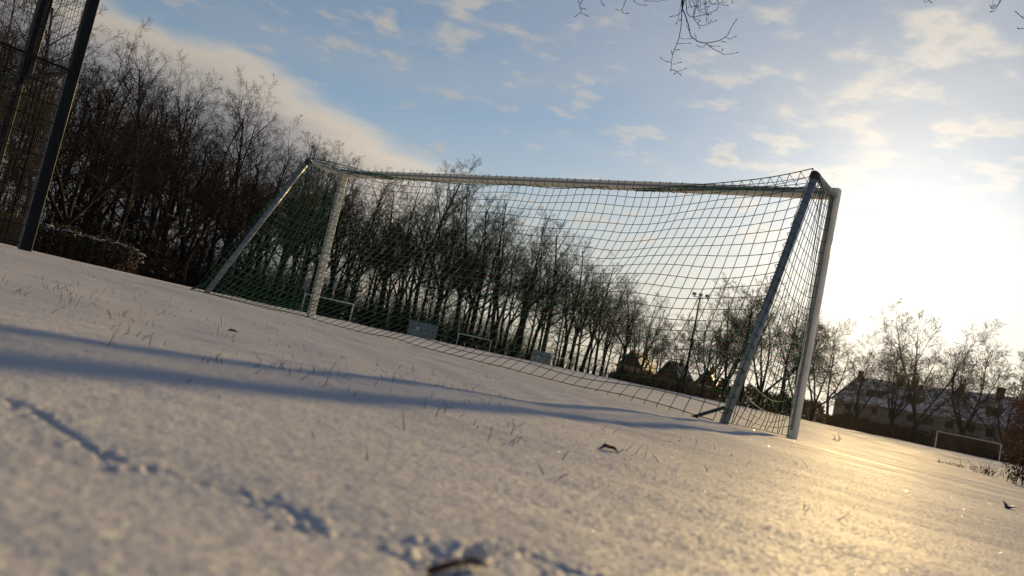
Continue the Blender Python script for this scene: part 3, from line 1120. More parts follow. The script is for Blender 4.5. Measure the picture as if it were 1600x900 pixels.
def hedge(name, label, az0, r0, az1, r1, h, dep, n, lsize, mt, seed, snow=0, lumps=.12, group=None):
    g = np.random.default_rng(seed)
    A = pol(az0, r0); B = pol(az1, r1)
    mid = (A + B) / 2
    root = empty(name, (mid[0], mid[1], Gs(mid[0], mid[1])))
    tag(root, label, 'hedge', group)
    org = np.array(root.location)
    d = (B - A); L = np.linalg.norm(d); d = d / L
    o = np.array([-d[1], d[0], 0])
    s = g.random(n) * L
    hh = h * (1 + lumps * np.interp(s, np.linspace(0, L, 40), g.normal(0, 1, 40)) + .5 * lumps * np.interp(s, np.linspace(0, L, 160), g.normal(0, 1, 160)))
    end = np.clip(np.minimum(s, L - s) / (.5 * h), .05, 1) ** .4
    hh = hh * (.55 + .45 * end)
    # near the surface of the hedge more often than inside
    u = g.uniform(-1, 1, n); t = g.random(n)
    k = g.random(n) < .6
    face = g.integers(0, 3, n)
    u = np.where(k & (face == 0), -1 + .15 * g.random(n), u)
    t = np.where(k & (face == 1), 1 - .12 * g.random(n), t)
    wid = dep / 2 * end * (1 - .35 * np.clip(t - .6, 0, 1)) * (1 + .25 * np.interp(s, np.linspace(0, L, 60), g.normal(0, 1, 60)))
    P = A[None] + d[None] * s[:, None] + o[None] * (u * wid)[:, None]
    P[:, 2] = G(P[:, 0], P[:, 1]) + t * hh
    P += g.normal(0, lsize * .6, P.shape)
    v, f = leaf_quads(P, np.full(n, lsize), g)
    mesh_obj('foliage', v - org, f, mt, root)
    # stems
    ns = max(40, int(L / h * 30))
    s = g.random(ns) * L
    P = A[None] + d[None] * s[:, None] + o[None] * (g.uniform(-.3, .3, ns) * dep)[:, None]
    P[:, 2] = G(P[:, 0], P[:, 1]) - .05
    Q = P + g.normal(0, .14 * h, P.shape); Q[:, 2] = P[:, 2] + h * g.uniform(.6, 1.08, ns)
    v, f = segs_mesh(P, Q, .012 * h + .004, .004 * h + .002, 4)
    mesh_obj('stems', v - org, f, M['brush'], root)
    if snow:
        mb_v, mb_f = [], []
        off = 0
        for q in range(snow):
            ss = L * (1 - g.random() ** 1.7 * .8)
            tt = h * (.93 + .12 * g.random()) if g.random() < .8 else h * g.uniform(.6, .9)
            uu = g.uniform(-1, -.1) * dep * .5
            if ss > L - .4:
                tt *= .85
            c = A + d * ss + o * uu
            c[2] = Gs(c[0], c[1]) + tt
            rx, rz = g.uniform(.03, .11), g.uniform(.015, .035)
            an = np.linspace(0, 2 * math.pi, 7)[:-1]
            ring = np.stack([rx * np.cos(an) * g.uniform(.6, 1.3, 6), rx * np.sin(an) * g.uniform(.6, 1.3, 6), np.zeros(6)], -1)
            V = np.concatenate([ring + c, ring * .6 + c + [0, 0, rz], [c + [0, 0, rz * 1.2]]])
            mb_v.append(V)
            for i in range(6):
                j = (i + 1) % 6
                mb_f += [(off + i, off + j, off + 6 + j, off + 6 + i), (off + 6 + i, off + 6 + j, off + 12)]
            off += 13
        mesh_obj('snow_cap', np.concatenate(mb_v) - org, mb_f, M['snow'], root)
    return root


hedge('clipped_hedge', 'dark clipped hedge with snow on top beside the court fence post', -33.5, 39, -25.2, 42, 1.25, 1.6, 15000, .055, M['hedge_leaf'], 5, snow=170)
hedge('tall_hedge', 'tall dark brown hedge behind the right side net of the goal', 15.3, 156, 22.6, 150, 3.3, 3.0, 9000, .26, M['dark_leaf'], 6, lumps=.16)
hedge('garden_hedge', 'low dark garden hedge left of the far white goal, before the long house', 22.7, 137, 29.0, 126, 1.7, 2.2, 7000, .20, M['dark_leaf'], 7, snow=60, lumps=.22)
hedge('garden_hedge', 'dark garden hedge directly behind the far white goal on the right', 29.1, 126, 37.5, 116, 2.3, 2.2, 8000, .20, M['dark_leaf'], 8, snow=30, lumps=.15)
hedge('scrub_row', 'ragged dark scrub in front of the gabled houses', 8.2, 172, 15.2, 160, 2.5, 3.0, 7000, .22, M['dark_leaf'], 9, snow=50, lumps=.35)


def brown_bush():
    g = np.random.default_rng(12)
    p = pol(34.75, 18.0)
    root = empty('beech_bush', (p[0], p[1], Gs(p[0], p[1])))
    tag(root, 'bush holding withered red-brown leaves at the right edge', 'bush')
    n = 9000
    t = g.random(n)
    z = .10 + 1.95 * t
    prof = np.interp(t, [0, .08, .3, .7, .92, 1], [.35, .52, .62, .62, .48, .2])
    a = g.random(n) * 2 * math.pi
    rr = prof * np.sqrt(g.random(n)) * (1 + .14 * np.sin(a * 3 + 7 * t) + .10 * np.sin(5 * a - 13 * t))
    P = np.stack([rr * np.cos(a), rr * np.sin(a), z], -1) + g.normal(0, .02, (n, 3))
    v, f = leaf_quads(P, np.full(n, .027), g)
    mesh_obj('foliage', v, f, M['brown_leaf'], root)
    ns = 90
    A = np.stack([g.normal(0, .12, ns), g.normal(0, .12, ns), np.full(ns, -.03)], -1)
    a = g.random(ns) * 6.28; q = g.random(ns) * .55
    B = np.stack([q * np.cos(a), q * np.sin(a), g.uniform(.9, 1.95, ns)], -1)
    v, f = segs_mesh(A, B, .009, .003, 4)
    mesh_obj('stems', v, f, M['brush'], root)


brown_bush()

# ------------------------------------------------------------------ far goals, shelters, mast
FAR = {}


def far_goal(label, az, r, w, h, yaw, depth, grp='small goals at the far side of the field'):
    p = pol(az, r)
    root = empty('small_goal', (p[0], p[1], Gs(p[0], p[1])), rad(yaw))
    tag(root, label, 'goal', grp)
    for s in (-1, 1):
        mb = MB(); mb.tube([(s * w / 2, 0, -.1), (s * w / 2, 0, h + .06)], .07, 8)
        mb.build('post', M['white_paint'], root, True)
        mb = MB(); mb.tube([(s * w / 2, 0, h), (s * w / 2, depth * .3, h * .97), (s * w / 2, depth, .03)], .025, 6)
        mb.build('back_strut', M['alu'], root, True)
    mb = MB(); mb.tube([(-w / 2, 0, h), (w / 2, 0, h)], .07, 8)
    mb.build('crossbar', M['white_paint'], root, True)
    mb = MB(); mb.tube([(-w / 2, depth, .04), (w / 2, depth, .04)], .025, 6)
    mb.build('ground_bar', M['alu'], root, True)


far_goal('small white goal behind the left goalpost of the large goal', -12.5, 86, 5.1, 1.95, 12, 1.2)
far_goal('small white goal standing between the two rounded team shelters', -1.85, 121, 5.1, 1.85, 6, 1.2)
far_goal('small white goal partly hidden by the right-hand team shelter', 4.2, 133, 4.2, 1.6, 0, 1.1)
far_goal('small white goal right of both team shelters, seen through the net', 7.2, 150, 3.8, 2.0, -10, 1.1)
far_goal('wide white goal without net in front of the long house on the right', 31.05, 116, 7.0, 2.15, -31, .6, grp=None)

M['plexi'] = mat('weathered_acrylic', (0.34, 0.37, 0.35), 0.28, 0.5, col2=(0.26, 0.26, 0.20), vscale=1.2, trans=.35)
M['sticker_white'] = mat('white_panel', (0.62, 0.68, 0.72), 0.5, 0.3)
M['sticker_green'] = mat('green_panel', (0.03, 0.16, 0.07), 0.5, 0.3)
M['wood'] = mat('bench_wood', (0.12, 0.08, 0.05), 0.7, 0.2, var=.3, vscale=6)


def shelter(label, az, r, w, h, yaw):
    p = pol(az, r)
    root = empty('team_shelter', (p[0], p[1], Gs(p[0], p[1])), rad(yaw))
    tag(root, label, 'shelter', 'rounded team shelters at the far side')
    # curved shell: opens to the back (+y), bulges towards the viewer (-y)
    dep = 1.3
    prof = [(dep * -.5 * 1.0, 0.0)]
    for k in range(9):
        a = rad(90 * k / 8)
        prof.append((dep * .5 - dep * math.cos(a) * 1.0, h * .45 + h * .55 * math.sin(a)))
    nseg = 3
    ribx = np.linspace(-w / 2, w / 2, nseg + 1)
    for i in range(nseg):
        mb = MB()
        x0, x1 = ribx[i] + .02, ribx[i + 1] - .02
        vs, fs = [], []
        for (yy, zz) in prof:
            vs += [(x0, yy, zz), (x1, yy, zz)]
        for (yy, zz) in prof:
            vs += [(x0, yy + .012, zz - .008), (x1, yy + .012, zz - .008)]
        n = len(prof)
        for q in range(n - 1):
            fs += [(2 * q, 2 * q + 1, 2 * q + 3, 2 * q + 2)]
            o = 2 * n
            fs += [(o + 2 * q, o + 2 * q + 2, o + 2 * q + 3, o + 2 * q + 1)]
        mb.addv(vs, fs)
        mb.build('panel', M['plexi'], root, True)
    for xx in ribx:
        mb = MB(); mb.tube([(xx, yy, zz) for yy, zz in prof], .03, 6)
        mb.build('rib', M['alu'], root, True)
    for s in (-1, 1):
        mb = MB()
        ring = [(s * (w / 2 + .035), yy, zz) for yy, zz in prof] + [(s * (w / 2 + .035), dep * .5, 0)]
        ring2 = [(a + s * .01, b, c) for a, b, c in ring]
        n = len(ring)
        mb.addv(ring + ring2, [tuple(range(n)), tuple(range(2 * n - 1, n - 1, -1))] + [(i, (i + 1) % n, n + (i + 1) % n, n + i) for i in range(n)])
        mb.build('side_panel', M['plexi'], root)
    mb = MB(); mb.box((0, -.1, .42), (w - .2, .35, .05), bev=.01); mb.build('bench', M['wood'], root)
    mb = MB(); mb.box((-.25 * w + .25, -dep * .5 - .025, h * .50), (.55, .02, .5)); sg = mb.build('sign', M['sticker_white'], root)
    mb = MB(); mb.box((-.25 * w + .68, -dep * .5 - .025, h * .47), (.26, .02, .42)); mb.build('sign', M['sticker_green'], root)
    sg['label'] = 'pale blue-white sign panel'


shelter('rounded acrylic team shelter with pale sign, nearer of the two behind the net', -5.65, 106, 3.7, 2.0, 8)
shelter('rounded acrylic team shelter farther right, smaller one behind the net', 3.1, 126, 2.95, 1.95, 0)


def mast():
    az, r = 13.3, 148
    p = pol(az, r)
    root = empty('floodlight_mast', (p[0], p[1], Gs(p[0], p[1])), rad(-13))
    tag(root, 'tall floodlight mast carrying three lamps above the bare trees', 'floodlight')
    H = 17.9
    mb = MB(); mb.tube([(0, 0, -.2), (0, 0, H * .5), (0, 0, H)], [.24, .20, .14], 10); mb.build('pole', M['steel_dark'], root, True)
    mb = MB(); mb.box((0, 0, H), (2.7, .12, .12)); mb.build('crossarm', M['steel_grey'], root)
    mb = MB(); mb.tube([(.25, 0, 2), (.25, 0, H - .6)], .03, 6)
    mb.tube([(.05, 0, 3), (.25, 0, 3)], .02, 5); mb.tube([(.05, 0, 12), (.25, 0, 12)], .02, 5)
    mb.build('ladder_rail', M['steel_grey'], root)
    for x, t in ((-1.15, .12), (0, 0), (1.15, -.12)):
        mb = MB()
        vs = [(x - .36, -.18, H + .16), (x + .36, -.18, H + .16), (x + .36, -.12, H + .74), (x - .36, -.12, H + .74),
              (x - .24, .26, H + .26), (x + .24, .26, H + .26), (x + .24, .26, H + .62), (x - .24, .26, H + .62)]
        mb.addv(vs, [(0, 1, 2, 3), (5, 4, 7, 6), (0, 4, 5, 1), (1, 5, 6, 2), (2, 6, 7, 3), (3, 7, 4, 0)])
        mb.tube([(x, 0, H), (x, .05, H + .3)], .04, 6)
        l = mb.build('lamp_head', M['steel_dark'], root)
        mb = MB()
        mb.addv([(x - .31, -.188, H + .20), (x + .31, -.188, H + .20), (x + .31, -.138, H + .70), (x - .31, -.138, H + .70)], [(0, 1, 2, 3)])
        mb.build('lens', mat('lamp_glass', (.3, .3, .3), .15, .5) if x < -1 else bpy.data.materials['lamp_glass'], l)


mast()

# ------------------------------------------------------------------ houses
def roof_snow(name, tile, cover):
    mt = bpy.data.materials.new(name)
    mt.use_nodes = True
    T = NT(mt.node_tree)
    bs = T.n['Principled BSDF']
    bs.inputs['Roughness'].default_value = .7
    tc = T.add('ShaderNodeTexCoord').outputs['Object']
    n = T.noise(tc, .9, 6.0, .65)
    f = T.mapr(n, cover - .08, cover + .10)
    T.l.new(T.mix(f, (.70, .71, .76, 1), (*tile, 1)), bs.inputs['Base Color'])
    return mt


M['render'] = mat('pale_render', (0.24, 0.215, 0.19), .85, .2, var=.25, vscale=.5)
M['timber'] = mat('dark_timber', (0.035, 0.028, 0.024), .8, .2, var=.3, vscale=1.2)
M['brick_dark'] = mat('chimney_brick', (0.10, 0.06, 0.05), .85, .2, var=.3, vscale=3)
M['roof_snow'] = roof_snow('snowy_roof_tiles', (.065, .055, .055), .54)
M['roof_thin'] = roof_snow('half_snowy_roof_tiles', (.06, .05, .05), .42)
M['glass'] = mat('window_glass', (0.02, 0.024, 0.03), .06, .6)
M['frame'] = mat('window_frame', (0.10, 0.085, 0.07), .5, .3)
M['door'] = mat('painted_door', (0.05, 0.035, 0.03), .5, .3)


def window(root, c, e, o, w, h, panes=2):
    """c centre on the wall, e along the wall, o outwards"""
    def bx(mb, ce, cz, sw, sh, off, th):
        p = c + e * ce + ZUP * cz + o * off
        mb.profile(p - e * sw / 2, p + e * sw / 2, o, ZUP, [(-th / 2, -sh / 2), (th / 2, -sh / 2), (th / 2, sh / 2), (-th / 2, sh / 2)])
    org = np.array(root.location)
    def fin(mb, name, mt, par):
        mb.v = [(a - org[0], b - org[1], z - org[2]) for a, b, z in mb.v]
        return mb.build(name, mt, par)
    mb = MB()
    t = .09
    bx(mb, 0, h / 2, w + t, t, .02, .10); bx(mb, -w / 2, 0, t, h - t, .022, .10); bx(mb, w / 2, 0, t, h - t, .022, .10)
    for k in range(1, panes):
        bx(mb, -w / 2 + w * k / panes, 0, .07, h - t, .018, .08)
    bx(mb, 0, -h / 2, w + .2, .09, .05, .16)
    f = fin(mb, 'window', M['frame'], root)
    for k in range(panes):
        mb = MB()
        bx(mb, -w / 2 + w * (k + .5) / panes, 0, w / panes - .05, h - .08, .006, .02)
        fin(mb, 'pane', M['glass'], f)
    return f


def row_house():
    A = pol(23.15, 167); B = pol(38.0, 138)
    z0 = Gs(*((A + B) / 2)[:2])
    A[2] = B[2] = z0
    root = empty('row_house', (A + B) / 2)
    tag(root, 'long two-storey house with snowy roof, dormers and chimneys behind the right trees', 'house')
    org = np.array(root.location)
    e = (B - A); L = np.linalg.norm(e); e /= L
    o = np.array([e[1], -e[0], 0.0])
    if o @ (-A) < 0: o = -o
    D, EH, RH = 9.5, 5.7, 4.7

    def W(s, d, z):
        return A + e * s - o * d + ZUP * z - org

    def fin(mb, name, mt, par=root, smooth=False):
        return mb.build(name, mt, par, smooth)
    # walls (with gable ends)
    mb = MB()
    v = [W(0, 0, -1), W(L, 0, -1), W(L, D, -1), W(0, D, -1), W(0, 0, EH), W(L, 0, EH), W(L, D, EH), W(0, D, EH), W(0, D / 2, EH + RH - .15), W(L, D / 2, EH + RH - .15)]
    mb.addv(v, [(0, 1, 5, 4), (2, 3, 7, 6), (1, 2, 6, 9, 5), (3, 0, 4, 8, 7)])
    fin(mb, 'wall', M['render'])
    # roof with overhang and thickness
    mb = MB()
    ov, th = .45, .18
    for s in (0, 1):
        d0 = -ov if s == 0 else D + ov
        zz = EH - ov * RH / (D / 2)
        v = [W(-.3, d0, zz), W(L + .3, d0, zz), W(L + .3, D / 2, EH + RH), W(-.3, D / 2, EH + RH)]
        v += [q + np.array([0, 0, th]) for q in v]
        mb.addv(v, [(0, 1, 2, 3), (7, 6, 5, 4), (0, 4, 5, 1), (1, 5, 6, 2), (2, 6, 7, 3), (3, 7, 4, 0)])
    rf = fin(mb, 'roof', M['roof_snow'])
    mb = MB()
    mb.tube([W(-.3, -ov - .07, EH - .48), W(L + .3, -ov - .07, EH - .48)], .07, 8)
    fin(mb, 'gutter', M['steel_grey'], rf)

    def at_az(az):
        a = np.array([math.sin(rad(az)), math.cos(rad(az))])
        # intersect facade line with the ray of this bearing
        mtx = np.array([[e[0], -a[0]], [e[1], -a[1]]])
        return float(np.linalg.solve(mtx, -A[:2])[0])
    for az, w in ((23.5, .7), (25.9, 1.1), (26.75, .75), (29.35, .5), (31.45, .9), (33.9, .7)):
        s = at_az(az)
        mb = MB()
        c = W(s, D / 2 - .7, 0)
        mb.box((c[0], c[1], EH + RH - .1 + .35 * w), (.9 * w, .9, 2.0 + .2 * w), math.atan2(e[1], e[0]))
        mb.box((c[0], c[1], EH + RH + .95 + .45 * w), (.9 * w + .12, 1.02, .12), math.atan2(e[1], e[0]))
        fin(mb, 'chimney', M['brick_dark'], rf)
    for az, w in ((25.15, 3.6), (27.45, 3.0), (31.85, 2.4), (34.5, 2.6)):
        s = at_az(az)
        mb = MB()
        d0, z0_, z1 = 1.05, EH + .95, EH + 2.45
        d1 = d0 + (z1 - z0_) / (RH / (D / 2))
        v = [W(s - w / 2, d0, z0_), W(s + w / 2, d0, z0_), W(s + w / 2, d0, z1), W(s - w / 2, d0, z1), W(s - w / 2, d1 + .5, z1 + .22), W(s + w / 2, d1 + .5, z1 + .22)]
        v += [W(s - w / 2, d1 + .4, z0_), W(s + w / 2, d1 + .4, z0_)]
        mb.addv(v, [(0, 1, 2, 3), (3, 2, 5, 4), (0, 3, 4, 6), (1, 7, 5, 2)])
        dm = fin(mb, 'dormer', M['timber'], rf)
        mb = MB()
        v = [W(s - w / 2 - .15, d0 - .2, z1 + .01), W(s + w / 2 + .15, d0 - .2, z1 + .01), W(s + w / 2 + .15, d1 + .6, z1 + .28), W(s - w / 2 - .15, d1 + .6, z1 + .28)]
        v += [q + np.array([0, 0, .12]) for q in v]
        mb.addv(v, [(0, 1, 2, 3), (7, 6, 5, 4), (0, 4, 5, 1), (1, 5, 6, 2), (2, 6, 7, 3), (3, 7, 4, 0)])
        fin(mb, 'dormer_roof', M['roof_snow'], rf)
        n = 3 if w > 2.8 else 2
        for k in range(n):
            window(root, A + e * (s - w / 2 + w * (k + .5) / n) - o * (d0 - .02) + ZUP * (EH + 1.7), e, o, w / n - .35, 1.0, 1)
    for az, z, w, h in ((24.0, 4.3, 1.2, 1.1), (24.55, 4.3, 1.3, 1.2), (25.6, 4.25, 1.2, 1.2), (26.6, 4.2, 1.1, 1.2), (27.7, 4.25, 1.2, 1.2), (28.75, 4.2, 1.9, 1.25), (29.9, 4.2, 1.5, 1.2), (31.1, 4.2, 1.2, 1.2), (32.1, 4.1, 1.3, 1.4), (33.2, 4.2, 1.3, 1.2), (34.6, 4.2, 1.3, 1.2),
                        (24.4, 1.6, 1.5, 1.4), (25.7, 1.6, 1.5, 1.4), (27.3, 1.6, 1.6, 1.4), (28.6, 1.6, 1.7, 1.4), (30.3, 1.6, 1.5, 1.4), (31.9, 1.6, 1.5, 1.4), (33.6, 1.6, 1.6, 1.4)):
        window(root, A + e * at_az(az) + ZUP * z, e, o, w, h, 2)
    for az in (26.4, 29.4, 32.8):
        mb = MB()
        c = A + e * at_az(az) + o * .03 + ZUP * .75 - org
        mb.profile(c - e * .5, c + e * .5, o, ZUP, [(-.04, -1.05), (.04, -1.05), (.04, 1.05), (-.04, 1.05)])
        d = fin(mb, 'door', M['door'])
        mb = MB(); q = c + e * .38 + o * .06
        mb.tube([q, q + o * .05], .03, 6)
        fin(mb, 'handle', M['bolt'], d)


row_house()


def gable_house(label, az, r, w, L, eave, ridge, yaw, seed):
    """gable end towards the viewer (-y), ridge along +y"""
    p = pol(az, r)
    root = empty('gabled_house', (p[0], p[1], Gs(p[0], p[1])), rad(yaw))
    tag(root, label, 'house', 'gabled houses beyond the field')
    mb = MB()
    h = w / 2
    mb.addv([(-h, 0, -1), (h, 0, -1), (h, 0, eave), (-h, 0, eave), (-h, L, -1), (h, L, -1), (h, L, eave), (-h, L, eave)],
            [(0, 1, 2, 3), (1, 5, 6, 2), (5, 4, 7, 6), (4, 0, 3, 7)])
    mb.build('wall', M['render'], root)
    for yy, fc in ((-.03, (0, 1, 2)), (L + .03, (1, 0, 2))):
        mb = MB()
        mb.addv([(-h, yy, eave), (h, yy, eave), (0, yy, ridge - .1)], [fc])
        mb.build('gable', M['timber'], root)
    mb = MB()
    ov = .5
    k = (ridge - eave) / h
    for s in (-1, 1):
        v = [(s * (h + ov), -.5, eave - ov * k), (s * (h + ov), L + .5, eave - ov * k), (0, L + .5, ridge), (0, -.5, ridge)]
        v += [(a, b, c + .22) for a, b, c in v]
        mb.addv(v, [(0, 1, 2, 3), (7, 6, 5, 4), (0, 4, 5, 1), (1, 5, 6, 2), (2, 6, 7, 3), (3, 7, 4, 0)])
    rf = mb.build('roof', M['roof_thin'], root)
    mb = MB(); mb.box((h * .3, L * .5, ridge + .2), (.7, .7, 1.8)); mb.box((h * .3, L * .5, ridge + 1.15), (.85, .85, .12))
    mb.build('chimney', M['brick_dark'], rf)
    R = Matrix.Rotation(rad(yaw), 3, 'Z')
    def win(x, z, ww, hh):
        m1 = MB(); m1.box((x, -.05, z), (ww + .16, .08, hh + .16)); f = m1.build('window', M['frame'], root)
        m1 = MB(); m1.box((x, -.10, z), (ww, .04, hh)); m1.build('pane', M['glass'], f)
    win(0, eave + (ridge - eave) * .35, 1.1, 1.2)
    win(-h * .5, eave * .5, 1.3, 1.3); win(h * .5, eave * .5, 1.3, 1.3)
    m1 = MB(); m1.box((0, -.06, .95), (1.0, .1, 2.1)); m1.build('door', M['door'], root)


gable_house('dark gabled house at the right end of the wood', 9.45, 212, 7.2, 11, 4.3, 8.6, -32, 1)
gable_house('gabled house with small lit-looking attic window left of the floodlight mast', 12.1, 206, 6.6, 10, 3.4, 7.7, -36, 2)
gable_house('small gabled house half hidden by trees right of the floodlight mast', 14.75, 200, 5.4, 9, 3.4, 7.2, -20, 3)

# ------------------------------------------------------------------ overhanging tree whose twigs hang into the picture from above
TWIGS = [
    (14, [(813,5942,3260),(824,5940,3205),(834,5941,3148),(840,5938,3115)]),
    (8, [(839,5938,3119),(855,5938,2998),(858,5942,2899),(844,5943,2813),(835,5944,2766),(838,5939,2691),(845,5941,2639)]),
    (4, [(859,5936,2899),(896,5930,2893),(945,5922,2905)]),
    (4, [(853,5937,2850),(895,5936,2861),(940,5929,2869)]),
    (4, [(841,5943,2804),(871,5939,2805)]),
    (5, [(836,5939,2694),(787,5947,2697),(758,5953,2716)]),
    (4, [(841,5943,2682),(876,5939,2690),(903,5935,2706)]),
    (5, [(844,5937,2639),(891,5934,2628),(949,5926,2662)]),
    (4, [(881,5935,2634),(920,5926,2609)]),
    (3, [(891,5933,2628),(881,5932,2611)]),
    (3, [(833,5945,2757),(825,5946,2778)]),
    (10, [(837,5942,3139),(873,5934,3084),(909,5934,3018),(942,5926,2929),(1000,5919,2894),(1068,5907,2890),(1155,5888,2919),(1202,5878,2958),(1226,5874,3035),(1251,5867,3099)]),
    (6, [(1066,5902,2888),(1134,5890,2847),(1188,5884,2829),(1226,5870,2817),(1300,5854,2840)]),
    (4, [(1201,5880,2954),(1234,5870,2941),(1267,5865,2968)]),
    (4, [(1092,5900,2874),(1130,5891,2871),(1163,5890,2879)]),
    (4, [(1070,5901,2885),(1050,5907,2849),(1014,5911,2855)]),
    (3, [(997,5918,2900),(976,5918,2935)]),
    (3, [(1162,5885,2923),(1193,5882,2919)]),
    (3, [(1190,5879,2837),(1194,5880,2849)]),
    (4, [(880,5938,3078),(888,5931,3030),(916,5926,2977)]),
    (8, [(874,6186,3373),(895,6188,3311),(920,6183,3227),(941,6177,3205),(973,6172,3201),(1018,6164,3221),(1065,6158,3237),(1127,6144,3277)]),
    (6, [(972,6176,3203),(1003,6172,3169),(1030,6168,3144),(1057,6162,3141),(1097,6157,3163),(1147,6140,3194)]),
    (4, [(1088,6153,3157),(1077,6160,3202)]),
    (3, [(1101,6155,3163),(1113,6149,3190)]),
    (3, [(1025,6169,3146),(1035,6165,3126)]),
    (6, [(898,6188,3370),(927,6179,3304),(965,6173,3271),(974,6173,3206)]),
    (6, [(923,6178,3371),(968,6174,3301),(1003,6173,3265),(1078,6155,3238)]),
    (4, [(1024,6162,3356),(1054,6157,3293),(1067,6156,3257)]),
    (6, [(1052,6163,3383),(1097,6152,3327),(1156,6140,3339),(1212,6128,3336)]),
    (4, [(1149,6147,3339),(1144,6144,3302)]),
    (4, [(1156,6140,3339),(1172,6135,3367)]),
    (4, [(961,6172,3289),(1019,6164,3313),(1074,6158,3356),(1090,6151,3385)]),
    (4, [(915,6179,3272),(947,6178,3298),(988,6169,3292)]),
    (4, [(1003,6173,3265),(1050,6158,3288),(1074,6157,3308)]),
    (4, [(998,6172,3336),(1052,6160,3328),(1113,6154,3344)]),
    (3, [(978,6173,3202),(1024,6163,3181)]),
    (3, [(1056,6159,3235),(1098,6149,3244)]),
    (4, [(1112,6150,3390),(1145,6142,3350),(1196,6138,3366)]),
    (4, [(1237,6129,3408),(1249,6124,3371)]),
    (5, [(837,5938,3128),(828,5941,3095),(802,5944,3072),(768,5948,3060)]),
    (4, [(824,5941,3087),(826,5946,3043),(817,5941,3014)]),
    (3, [(823,5940,3043),(839,5944,3044)]),
    (6, [(65,5600,2907),(60,5604,2873),(48,5599,2820),(71,5603,2777),(116,5600,2762)]),
    (4, [(53,5602,2811),(85,5601,2809)]),
    (4, [(71,5600,2776),(40,5597,2743)]),
    (3, [(48,5597,2824),(37,5603,2850)]),
    (6, [(385,5690,3023),(378,5691,2986),(369,5687,2929),(364,5690,2895),(329,5693,2900)]),
    (4, [(363,5690,2895),(388,5689,2881),(405,5686,2885)]),
    (5, [(181,5598,2924),(198,5598,2882),(214,5594,2868)]),
    (5, [(429,5788,3062),(451,5786,3034),(488,5776,3014),(536,5779,3023)]),
    (5, [(505,5782,3067),(532,5777,3055),(627,5762,3065),(667,5765,3086)]),
    (6, [(2570,5694,3512),(2584,5695,3461),(2608,5681,3479)]),
    (4, [(2600,5680,3473),(2617,5673,3463)]),
    (8, [(2911,5248,3362),(2897,5255,3317),(2882,5265,3293),(2866,5275,3273),(2853,5276,3292)]),
    (5, [(2895,5251,3317),(2887,5264,3273),(2871,5264,3254),(2864,5276,3257)]),
    (3, [(2861,5271,3286),(2872,5271,3303)]),
    (7, [(2973,4983,3072),(2937,5005,3103),(2916,5014,3118),(2896,5029,3145)]),
    (4, [(2974,4977,3036),(2944,4999,3029),(2930,5004,3025),(2920,5015,3032)]),
]


def overhang():
    base = np.array([4.9, -3.6, 0.0])
    root = empty('overhanging_tree', (base[0], base[1], Gs(base[0], base[1])))
    tag(root, 'bare tree overhead, its budded twigs hanging into the sky at the top', 'tree')
    org = np.array(root.location)
    mb = MB()
    mb.tube([(0, 0, -.2), (-.05, .1, 1.5), (.05, .2, 3.2), (-.1, .3, 4.6), (0, .5, 6.2), (.2, .4, 8.5)], [.26, .20, .17, .15, .11, .06], 12)
    mb.build('trunk', M['bark'], root, True)
    limbs = [[(4.85, -3.35, 4.2), (4.0, -1.2, 4.7), (2.9, 1.6, 5.0), (1.8, 4.2, 4.9), (.95, 5.8, 4.5), (.80, 5.93, 3.9), (.811, 5.925, 3.24)],
             [(1.8, 4.2, 4.9), (1.2, 5.0, 4.8), (.6, 5.4, 4.3), (.1, 5.5, 3.7), (-.1, 5.6, 3.2)],
             [(2.9, 1.6, 5.0), (3.0, 3.6, 5.0), (2.9, 5.2, 4.6), (3.0, 5.4, 3.9), (2.9, 5.4, 3.5)],
             [(.95, 5.8, 4.5), (1.1, 6.1, 4.1), (1.05, 6.15, 3.6), (.98, 6.16, 3.35)]]
    rads = [[.075, .06, .048, .036, .024, .016, .0075], [.026, .02, .015, .010, .005], [.034, .026, .016, .010, .006], [.018, .014, .009, .006]]
    mb = MB()
    for pts, rs in zip(limbs, rads):
        mb.tube([np.array(q) - org for q in pts], rs, 8)
    mb.build('limb', M['bark'], root, True)
    ends = [np.array(l[-1]) for l in limbs]
    g = random.Random(9)
    tw, bud = MB(), MB()
    for w, pl in TWIGS:
        pts = [np.array(q) / 1000.0 for q in pl]
        if pts[0][2] > 3.08 or pts[0][0] > 3.2:      # starts above the picture: tie it to the nearest limb
            e = min(ends, key=lambda q: np.linalg.norm(q - pts[0]))
            if np.linalg.norm(e - pts[0]) > .02:
                mid = (e + pts[0]) / 2 + np.array([0, 0, .12])
                pts = [e, mid] + pts
        n = len(pts)
        r0 = w / 2000.0
        rs = [max(r0 * (1 - .55 * i / (n - 1)), .0012) for i in range(n)]
        # smooth a little by inserting jittered midpoints
        P, Rr = [], []
        for i in range(n - 1):
            P.append(pts[i]); Rr.append(rs[i])
            L = np.linalg.norm(pts[i + 1] - pts[i])
            P.append((pts[i] + pts[i + 1]) / 2 + np.array([g.gauss(0, 1), g.gauss(0, 1), g.gauss(0, 1)]) * min(L * .03, .006)); Rr.append((rs[i] + rs[i + 1]) / 2)
        P.append(pts[-1]); Rr.append(rs[-1])
        tw.tube([q - org for q in P], Rr, 5)
        d = pts[-1] - pts[-2]; d /= np.linalg.norm(d)
        b0 = pts[-1] - org
        bud.tube([b0 - d * .004, b0 + d * .004, b0 + d * .010, b0 + d * .016], [.0015, .0034, .0030, .0008], 6)
        for k in range(1, len(P) - 1, 2):
            s = np.array([g.gauss(0, 1) for _ in range(3)]); s -= d * (s @ d); s /= np.linalg.norm(s)
            q = P[k] - org
            bud.tube([q, q + s * .004 + d * .004, q + s * .006 + d * .010], [.0012, .0024, .0006], 5)
    tag(tw.build('twigs', M['twig'], root, True), kind='stuff')
    tag(bud.build('buds', M['twig'], root, True), kind='stuff')


overhang()

